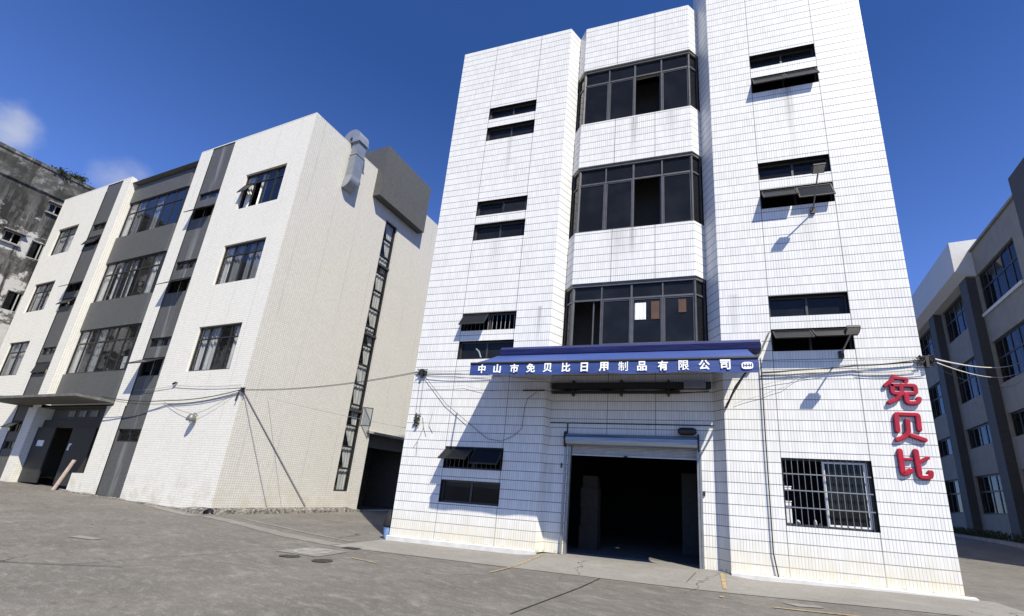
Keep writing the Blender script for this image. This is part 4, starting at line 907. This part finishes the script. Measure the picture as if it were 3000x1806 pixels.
# tall stair window on the side
hs = [15.04-1.01*k for k in range(1, 14)]
wo = window(cb_, Sd, 5.05, 5.93, .88, 15.04, -.10, hs=hs, gm='glass', fm='black_frame', t=.06)
b = MB(); n = 60
for k in range(14):
    z1 = 15.0-1.01*k; z0 = z1-.92; top, bot = 5.30+.1*math.sin(k*2.1), 5.55+.12*math.sin(k*1.3)
    for j in range(6):
        a0 = j/6; a1 = (j+1)/6
        b.face([Sd(bot+(5.88-bot)*a0, -.26+.03*(j % 2), z0), Sd(bot+(5.88-bot)*a1, -.26+.03*((j+1) % 2), z0), Sd(top+(5.88-top)*a1, -.26+.03*((j+1) % 2), z1), Sd(top+(5.88-top)*a0, -.26+.03*(j % 2), z1)])
b.build('curtain', 'curtain', wo)
f = frame(Sd(5.9, -.05, 0), (Sd(6.25, .45, 0)-Sd(5.9, -.05, 0))); b = MB(); win_bars(b, f, 0, .5, 3.98, 4.9, 0, .04, .03); b.box(f, .04, .46, -.02, -.015, 4.02, 4.86, 1); b.build('sash', ['black_frame', 'glass'], wo)
# side doorway
b = MB(); b.box(Sd, 6.64, 10.58, -3.6, -3.5, 0, 3.7); b.box(Sd, 6.64, 10.58, -.48, -.40, 3.05, 3.7); b.face([Sd(10.6, -.5, .02), Sd(10.6, -3.5, .02), Sd(10.6, -3.5, 3.72), Sd(10.6, -.5, 3.72)]); b.face([Sd(6.62, -.5, .02), Sd(6.62, -3.5, .02), Sd(6.62, -3.5, 3.72), Sd(6.62, -.5, 3.72)]); b.face([Sd(6.62, -.5, 3.72), Sd(10.6, -.5, 3.72), Sd(10.6, -3.5, 3.72), Sd(6.62, -3.5, 3.72)])
b.build('side_doorway', 'shed_grey', cb_)
b = MB(); b.prism([Sd(6.35, 0, 3.72), Sd(6.62, .35, 3.66), Sd(10.8, .35, 3.66), Sd(10.8, 0, 3.72)], (0, 0, .10)); b.build('door_hood', 'plate_concrete', cb_)
# entrance: dark doors behind
e = MB(); e.box(Fr, -14.82, -13.12, -.34, -.28, .36, 2.92); d1 = e.build('entrance_door', 'door_grey', cb_)
e = MB(); e.box(Fr, -14.35, -13.75, -.28, -.272, 2.02, 2.3); e.build('notice', 'paper', d1)
e = MB(); e.box(Fr, -11.62, -9.66, -.36, -.30, .36, 2.92); d2 = e.build('entrance_door', 'door_grey', cb_)
e = MB(); e.prism([Fr(-11.5, -.29, 1.9), Fr(-11.3, -.29, 1.88), Fr(-11.33, -.29, 2.05), Fr(-11.18, -.29, 2.2), Fr(-11.42, -.29, 2.2)], V*-.01); e.build('notice', 'paper', d2)
e = MB(); e.box(Fr, -14.82, -8.7, -.50, -.40, 2.92, 3.3); e.box(Fr, -13.12, -11.62, -3.0, -2.9, .2, 2.92); e.box(Fr, -9.68, -8.7, -.5, -.44, .9, 3.0); e.build('door_surround', 'door_grey', cb_)
for x in (-13.3, -12.3, -11.3): 
    e = MB(); e.box(Fr, x, x+.62, -.60, -.585, 3.48, 3.78); e.build('transom_pane', 'curtain_dark', cb_)
# canopy over the entrance
b = MB(); b.prism([Fr(-17.0, .0, 3.98), Fr(-17.0, 1.3, 4.03), Fr(-8.25, 1.3, 4.03), Fr(-8.25, .0, 3.98)], (0, 0, .11)); b.build('entrance_canopy', 'canopy_concrete', cb_)
# crumbling plinth along the base
b = MB(); rnd = random.Random(11)
def plinth(fr, a, c, hfun, wfun):
    xs = lin(a, c, .16); P = []
    for x in xs:
        h = hfun(x); w = wfun(x); g0 = fr(x, w, 0); g_ = gz(g0.x, g0.y)
        P.append([fr(x, 0.01, g_+h), fr(x, w*.45, g_+h*rnd.uniform(.8, 1.05)), fr(x, w*rnd.uniform(.75, 1.0), g_+h*rnd.uniform(.4, .8)), fr(x, w*rnd.uniform(.95, 1.2), g_-.05)])
    for p, q in zip(P, P[1:]):
        for k in range(3): b.face([p[k+1], q[k+1], q[k], p[k]])
plinth(Sd, -.05, 7.0, lambda x: .17*(1-smooth(5.8, 7.0, x))+.03, lambda x: .24*(1-smooth(4.0, 7.2, x))+.05)
plinth(Fr, -1.9, .1, lambda x: .05+.15*smooth(-1.9, -.3, x), lambda x: .08+.2*smooth(-1.9, -.2, x))
plinth(Fr, -11.0, -1.9, lambda x: .05+.02*math.sin(x*3), lambda x: .10+.03*math.sin(x*1.3))
b.build('plinth', 'crumbled_plinth', cb_)
# projecting grey box on the side and the air duct
b = MB(); b.box(Sd, 3.86, 7.50, -1.6, .47, 15.66, 18.72, skip='d'); b.face([Sd(3.86, -1.6, 15.66), Sd(7.5, -1.6, 15.66), Sd(7.5, .47, 15.66), Sd(3.86, .47, 15.66)]); b.build('roof_box', 'grey_mosaic', cb_)
du = thing('air_duct', tuple(Sd(2.25, .25, 15.0)), 'galvanised steel air duct climbing the side wall and curling over the roof edge', 'air duct')
def sweep(prof, v0, v1, name, mat, sm=False, inset=0.0):
    """closed (w, z) profile extruded along v"""
    b = MB(); n = len(prof)
    A = [Sd(v0+inset, w, z) for w, z in prof]; C_ = [Sd(v1-inset, w, z) for w, z in prof]
    for k in range(n): j = (k+1) % n; b.face([A[k], A[j], C_[j], C_[k]])
    return b, A, C_
def duct_path(path, hw, v0, v1, name, mat):
    b = MB(); Lp, Rp = [], []
    for i, (w, z) in enumerate(path):
        a = path[max(i-1, 0)]; c = path[min(i+1, len(path)-1)]; t = Vector((c[0]-a[0], c[1]-a[1])).normalized(); n = Vector((-t.y, t.x))
        Lp.append((w+n.x*hw, z+n.y*hw)); Rp.append((w-n.x*hw, z-n.y*hw))
    for i in range(len(path)-1):
        for (p, q) in ((Lp[i], Lp[i+1]), (Rp[i+1], Rp[i])): b.face([Sd(v0, *p), Sd(v0, *q), Sd(v1, *q), Sd(v1, *p)])
        b.face([Sd(v0, *Rp[i]), Sd(v0, *Rp[i+1]), Sd(v0, *Lp[i+1]), Sd(v0, *Lp[i])]); b.face([Sd(v1, *Lp[i]), Sd(v1, *Lp[i+1]), Sd(v1, *Rp[i+1]), Sd(v1, *Rp[i])])
    return b.build(name, mat, du)
arc = lambda cx, cz, r, a0, a1, n=8: [(cx+r*math.cos(R(a0+(a1-a0)*k/n)), cz+r*math.sin(R(a0+(a1-a0)*k/n))) for k in range(n+1)]
duct_path([(-.05, 14.98)]+arc(-.02, 15.33, .33, -90, 0)+[(.31, 15.45)], .22, 2.0, 2.5, 'elbow', 'galv')
duct_path([(.31, 15.46), (.31, 16.62)], .215, 2.003, 2.497, 'duct_section', 'galv_dull'); duct_path([(.31, 16.64), (.31, 17.38)], .205, 2.015, 2.485, 'duct_section', 'galv_dull')
for q in ((1.98, 2.52, .07, .55, 16.615, 16.645), (1.94, 2.56, .04, .59, 17.36, 17.42)):
    b = MB(); b.box(Sd, *q); b.build('flange', 'galv', du)
duct_path([(.31, 17.42), (.31, 17.55)]+arc(-.02, 17.60, .33, 0, 165, 12)+[(-.37, 17.42)], .23, 1.96, 2.54, 'cowl', 'galv')
b = MB(); b.box(Sd, 2.28, 2.31, .02, .10, 14.2, 14.6)
# bell lamp and camera on the front wall
lp = thing('wall_lamp', tuple(Fr(-2.22, .0, 3.25)), 'small grey bell-shaped lamp on the cream front wall below the wires', 'wall lamp')
b = MB(); c0 = Fr(-2.25, .16, 3.2); b.tube([c0+Vector((0, 0, .26)), c0+Vector((0, 0, .24)), c0+Vector((0, 0, .12)), c0, c0-Vector((0, 0, .01))], [.02, .08, .14, .16, .15], 14); b.build('shade', 'grey_bar', lp, smooth=True)
b = MB(); b.tube([Fr(-2.22, 0, 3.42), Fr(-2.24, .1, 3.50), Fr(-2.25, .16, 3.44)], .014, 6); b.build('bracket', 'steel_dark', lp)
b = MB(); b.tube([c0-Vector((0, 0, .02)), c0-Vector((0, 0, .10))], [.05, .04], 8); b.build('bulb', 'paper', lp)
b = MB(); c0 = Fr(-4.12, .06, 4.76); b.tube([Fr(-4.12, 0, 4.76), c0], .025, 8); b.tube([c0+Vector((0, 0, .01)), c0-U*.16-Vector((0, 0, .05))], .04, 8)
tag(b.build('security_camera', 'steel_dark', base=Fr(-4.12, 0, 4.76)), 'tiny dark camera high on the cream front wall above the bell lamp', 'camera')
# plank against the low wall
b = MB(); p0 = Fr(-10.12, .22, gz(*Fr(-10.12, .22, 0)[:2])); p1 = Fr(-9.74, .04, 1.49); d = (p1-p0); a = U*.11; c_ = d.cross(U).normalized()*.05
b.prism([p0-a, p0+a, p0+a+c_, p0-a+c_], d); tag(b.build('plank', 'wood', base=p0), 'pinkish wooden plank leaning beside the dark entrance of the cream building', 'plank')
# wires between the buildings
K = Sd(.0, .06, 4.36)
b = MB(); rnd = random.Random(5)
for k in range(14):
    b.tube([K+Vector((rnd.uniform(-.12, .1), rnd.uniform(-.08, .02), rnd.uniform(-.1, .1))) for _ in range(4)], rnd.uniform(.008, .014), 5)
b.tube([K+Vector((-.12, -.05, 0)), K+Vector((-.16, -.06, -.25)), K+Vector((-.2, -.05, -.42))], .025, 6)
tag(b.build('cable_knot', 'cable_black', base=K), 'tangled cable knot on the corner of the cream building', 'cable knot')
cable('overhead_wire', [[tuple(K), (-5.02, -.05, 4.66)], [tuple(K+Vector((.1, 0, .03))), (-5.02, -.04, 4.70)]], .008, 'cable_black', 'dark overhead wire pair from the cream corner knot to the white wall', 'wire', sag=.17, n=20)
cable('overhead_wire', [tuple(Sd(1.0, .06, 4.3)), (-5.32, .35, 3.0)], .007, 'cable_grey', 'grey overhead wire slanting down from the cream corner to the white building', 'wire', sag=.05, n=20)
cable('overhead_wire', [tuple(Fr(-.1, .06, 4.35)), tuple(Fr(-4.2, .08, 4.02)), tuple(Fr(-8.2, .5, 4.16))], .017, 'cable_black', 'thick dark wire swagged along the cream front wall to the canopy', 'wire', sag=.10, n=14)
cable('overhead_wire', [tuple(Fr(-.1, .05, 4.28)), tuple(Fr(-4.2, .05, 3.9)), tuple(Fr(-8.2, .4, 4.12))], .010, 'cable_black', 'thin dark wire hanging just below the thick one on the cream front', 'wire', sag=.12, n=14)
cable('overhead_wire', [tuple(Fr(-.05, .05, 4.55)), tuple(Fr(-4.1, .05, 4.66)), tuple(Fr(-6.9, .03, 4.52))], .009, 'cable_grey', 'pale wire along the cream front past the tiny camera', 'wire', sag=.06, n=14)
cable('overhead_wire', [tuple(Fr(-.4, .05, 4.2)), tuple(Fr(-2.2, .12, 3.45)), tuple(Fr(-4.6, .04, 4.0))], .006, 'cable_black', 'thin drooping wire feeding the bell lamp', 'wire', sag=.08, n=10)
cable('overhead_wire', [tuple(Fr(-8.3, 1.0, 4.17)), tuple(Fr(-13, 1.0, 4.20)), tuple(Fr(-16.9, 1.1, 4.25)), tuple(Fr(-24, 3, 5.6))], .014, 'cable_black', 'dark wire lying along the top of the entrance canopy', 'wire', sag=.03, n=10)
cable('stay_cable', [tuple(Sd(.03, .03, 4.34)), tuple(Sd(3.74, .05, .24))], .020, 'cable_grey', 'thick diagonal stay running down the side wall from the corner knot', 'stay cable')

# ================================================================== OLD BUILDING (far left)
ob = thing('old_building', (-42.5, 6, 0), 'mould-blackened old concrete block rising behind the cream building', 'building')
UO = -26.0
So = lambda v, w, z: O3+V*v+U*(UO+w)+Vector((0, 0, z))
b = MB(); hl = [(-.73, .05, 14.72, 15.44, .25), (.50, 1.15, 14.18, 15.38, .25), (.43, 1.15, 10.42, 11.72, .25), (.55, 1.20, 17.69, 18.36, .25), (-2.3, -1.3, 10.4, 11.7, .25), (-2.4, -1.4, 14.3, 15.4, .25)]
b.wall(So, -16, 22, -.5, 20.75, hl)
b.box(So, -16, 22, -16, -.01, -.5, 20.74, skip='f')
b.box(So, -16.05, 22, .003, .10, 18.85, 18.97); b.box(So, -16, 22, .003, .06, 20.55, 20.78)
b.build('wall', 'mouldy_concrete', ob)
b = MB(); b.box(So, -15.9, 21.9, -6, -.8, -.4, 20.6); b.build('interior', 'interior_dark', ob)
for k, h in enumerate(hl):
    b = MB(); x0, x1, z0, z1 = h[:4]; win_bars(b, So, x0, x1, z0, z1, -.05, .05, .05, vs=((x0+x1)/2+(.15 if k in (1, 2) else 0),)); wo = b.build('window', 'pale_frame', ob)
    b = MB(); b.box(So, x0+.05, (x0+x1)/2, -.09, -.085, z0+.05, z1-.05); b.build('glass', 'glass_tint', wo)
b = MB()
for h in (hl[0], hl[3]): b.box(So, h[0]-.1, h[1]+.1, .003, .22, h[3]+.03, h[3]+.10); b.box(So, h[0]-.08, h[1]+.08, .003, .14, h[2]-.12, h[2]-.04)
b.build('window_ledge', 'plate_concrete', ob)
def bush(c, n, s, label, seed):
    b = MB(); r_ = random.Random(seed); c = Vector(c)
    b.tube([c, c+Vector((.05, 0, s[2]*.5)), c+Vector((.1, .05, s[2]*.9))], [.03, .02, .008], 5, 1)
    cl = [Vector((r_.gauss(0, s[0]*.45), r_.gauss(0, s[1]*.45), s[2]*(.3+.5*r_.random()))) for _ in range(11)]
    for k in range(n):
        q = c+cl[k % len(cl)]+Vector((r_.gauss(0, .13), r_.gauss(0, .13), r_.gauss(0, .12))); L = r_.uniform(.05, .11)
        d1 = Vector((r_.uniform(-1, 1), r_.uniform(-1, 1), r_.uniform(-1, 1))).normalized()*L; d2 = d1.cross(Vector((r_.uniform(-1, 1), r_.uniform(-1, 1), r_.uniform(-1, 1)))).normalized()*L*.5
        b.face([q-d1, q+d2, q+d1, q-d2])
    return tag(b.build('shrub', ['weeds', 'wood'], base=c), label, 'shrub', 'shrubs growing on the old roof')
bush(So(1.25, -.3, 20.65), 900, (.32, .40, .55), 'dark leafy shrub, the taller one on the old mouldy roof edge', 1)
bush(So(.45, -.3, 20.65), 500, (.35, .5, .28), 'low dark shrub left of the taller one on the old mouldy roof edge', 2)

# ================================================================== GREY BUILDING (right)
B3 = Vector((19.21, 19.49, 0)); D3 = Vector((.14586, .98931, 0)); N3 = Vector((-.98931, .14586, 0))
Rt = lambda s_, w, z: B3-D3*s_*-1+N3*w+Vector((0, 0, z))
gb = thing('grey_building', tuple(B3), 'shaded grey office block with dark pillars and a white roof box', 'building')
cols = [(-5.8, -1.45), (.05, 4.45), (5.95, 10.3), (11.8, 16.2), (-11.6, -7.3)]
rowz = [(12.87, 15.20), (8.66, 11.05), (5.76, 7.02), (1.84, 4.10)]
S0, S1 = -16.7, 18.0
b = MB(); b.wall(Rt, S0, S1, -.2, 16.8, [(a, c, z0, z1, .2) for a, c in cols for z0, z1 in rowz])
b.face([Rt(S1, 0, -.2), Rt(S1, -12, -.2), Rt(S1, -12, 16.8), Rt(S1, 0, 16.8)]); b.face([Rt(S0, 0, -.2), Rt(S0, -12, -.2), Rt(S0, -12, 16.8), Rt(S0, 0, 16.8)]); b.face([Rt(S0, -12, -.2), Rt(S1, -12, -.2), Rt(S1, -12, 16.8), Rt(S0, -12, 16.8)])
b.box(Rt, S0, -1.4, -.3, .12, 16.78, 16.92)
b.build('wall', 'grey_render', gb)
b = MB(); b.face([Rt(S0, -.2, 16.7), Rt(S1, -.2, 16.7), Rt(S1, -12, 16.7), Rt(S0, -12, 16.7)]); b.build('roof', 'roof_grey', gb)
b = MB(); b.box(Rt, S0+.1, S1-.1, -3.2, -3.1, 0, 16.6)
for z in (4.6, 8.0, 12.2): b.box(Rt, S0+.1, S1-.1, -3.1, -.9, z-.15, z)
b.build('interior', 'interior', gb)
for a in (-1.25, 4.68, 10.5, 16.4):
    b = MB(); b.box(Rt, a, a+1.0, .004, .45, -.2, 15.3); b.build('pillar', 'pillar_blue', gb)
b = MB(); b.prism([Rt(-1.45, 0, 15.2), Rt(-1.45, .45, 15.28), Rt(-1.45, .95, 15.62), Rt(-1.45, .95, 17.58), Rt(-1.45, -2.2, 17.58), Rt(-1.45, -2.2, 16.9), Rt(-1.45, 0, 16.9)], D3*17); b.build('roof_box', 'white_clad', gb)
b = MB(); b.box(Rt, -11.6, -8.85, .1, 1.0, -.2, 16.6); b.build('projecting_fin', 'pillar_blue', gb)
b = MB(); b.box(Rt, -5.85, -1.35, .003, .10, 12.62, 12.80); b.build('sill', 'white_clad', gb)
for a, c in cols:
    for i, (z0, z1) in enumerate(rowz):
        L = c-a; k = 5; hs = (z1-.42*(z1-z0),) if i != 2 else ()
        window(gb, Rt, a, c, z0, z1, -.12, vs=[a+L*j/k for j in range(1, k)], hs=hs, gm='glass_blue', fm='black_frame', t=.10, curtain=[(a+L*.22, a+L*.38, z0+.05, 'curtain'), (a+L*.55, a+L*.66, z0+.05, 'curtain')] if i in (1, 3) else None)
# kerb in front of it and weeds at its foot
def kerb(pts, w, h, name):
    b = MB(); P = [Vector((x, y, 0)) for x, y in pts]; Q = []
    for a, c in zip(P, P[1:]):
        n = max(1, int((c-a).length))
        for k in range(n): Q.append(a.lerp(c, k/n))
    Q.append(P[-1]); S = []
    for i, p in enumerate(Q):
        t = (Q[min(i+1, len(Q)-1)]-Q[max(i-1, 0)]).normalized(); n = Vector((-t.y, t.x, 0)); z = gz(p.x, p.y)
        S.append([p+n*w+Vector((0, 0, z-.05)), p+n*w+Vector((0, 0, z+h)), p-n*.4+Vector((0, 0, z+h)), p-n*.4+Vector((0, 0, z-.05))])
    for a, c in zip(S, S[1:]):
        for k in range(3): b.face([a[k], c[k], c[k+1], a[k+1]])
    return tag(b.build(name, 'plate_concrete'), kind='structure')
q0, q1 = Rt(-11, 2.2, 0), Rt(16, 2.2, 0); kerb([(q0.x, q0.y), (q1.x, q1.y)], .15, .12, 'kerb')
b = MB(); r_ = random.Random(8)
for k in range(1500):
    s_ = r_.choice((-2.5, -.3, .9, 1.8, 3.2, 4.9, 6.2, 7.5))+r_.gauss(0, .45); p = Rt(s_, .55+r_.random()*.6, 0); p.z = gz(p.x, p.y)+r_.random()**2*.45
    d1 = Vector((r_.uniform(-.5, .5), r_.uniform(-.5, .5), 1)).normalized()*.10; d2 = Vector((r_.uniform(-1, 1), r_.uniform(-1, 1), 0)).normalized()*.03; b.face([p-d1, p+d2, p+d1, p-d2])
tag(b.build('weeds', 'weeds'), 'dark weeds growing along the foot of the shaded grey building', 'weeds', kind='stuff')

for o in list(bpy.data.objects):
    if '_base' in o: del o['_base']
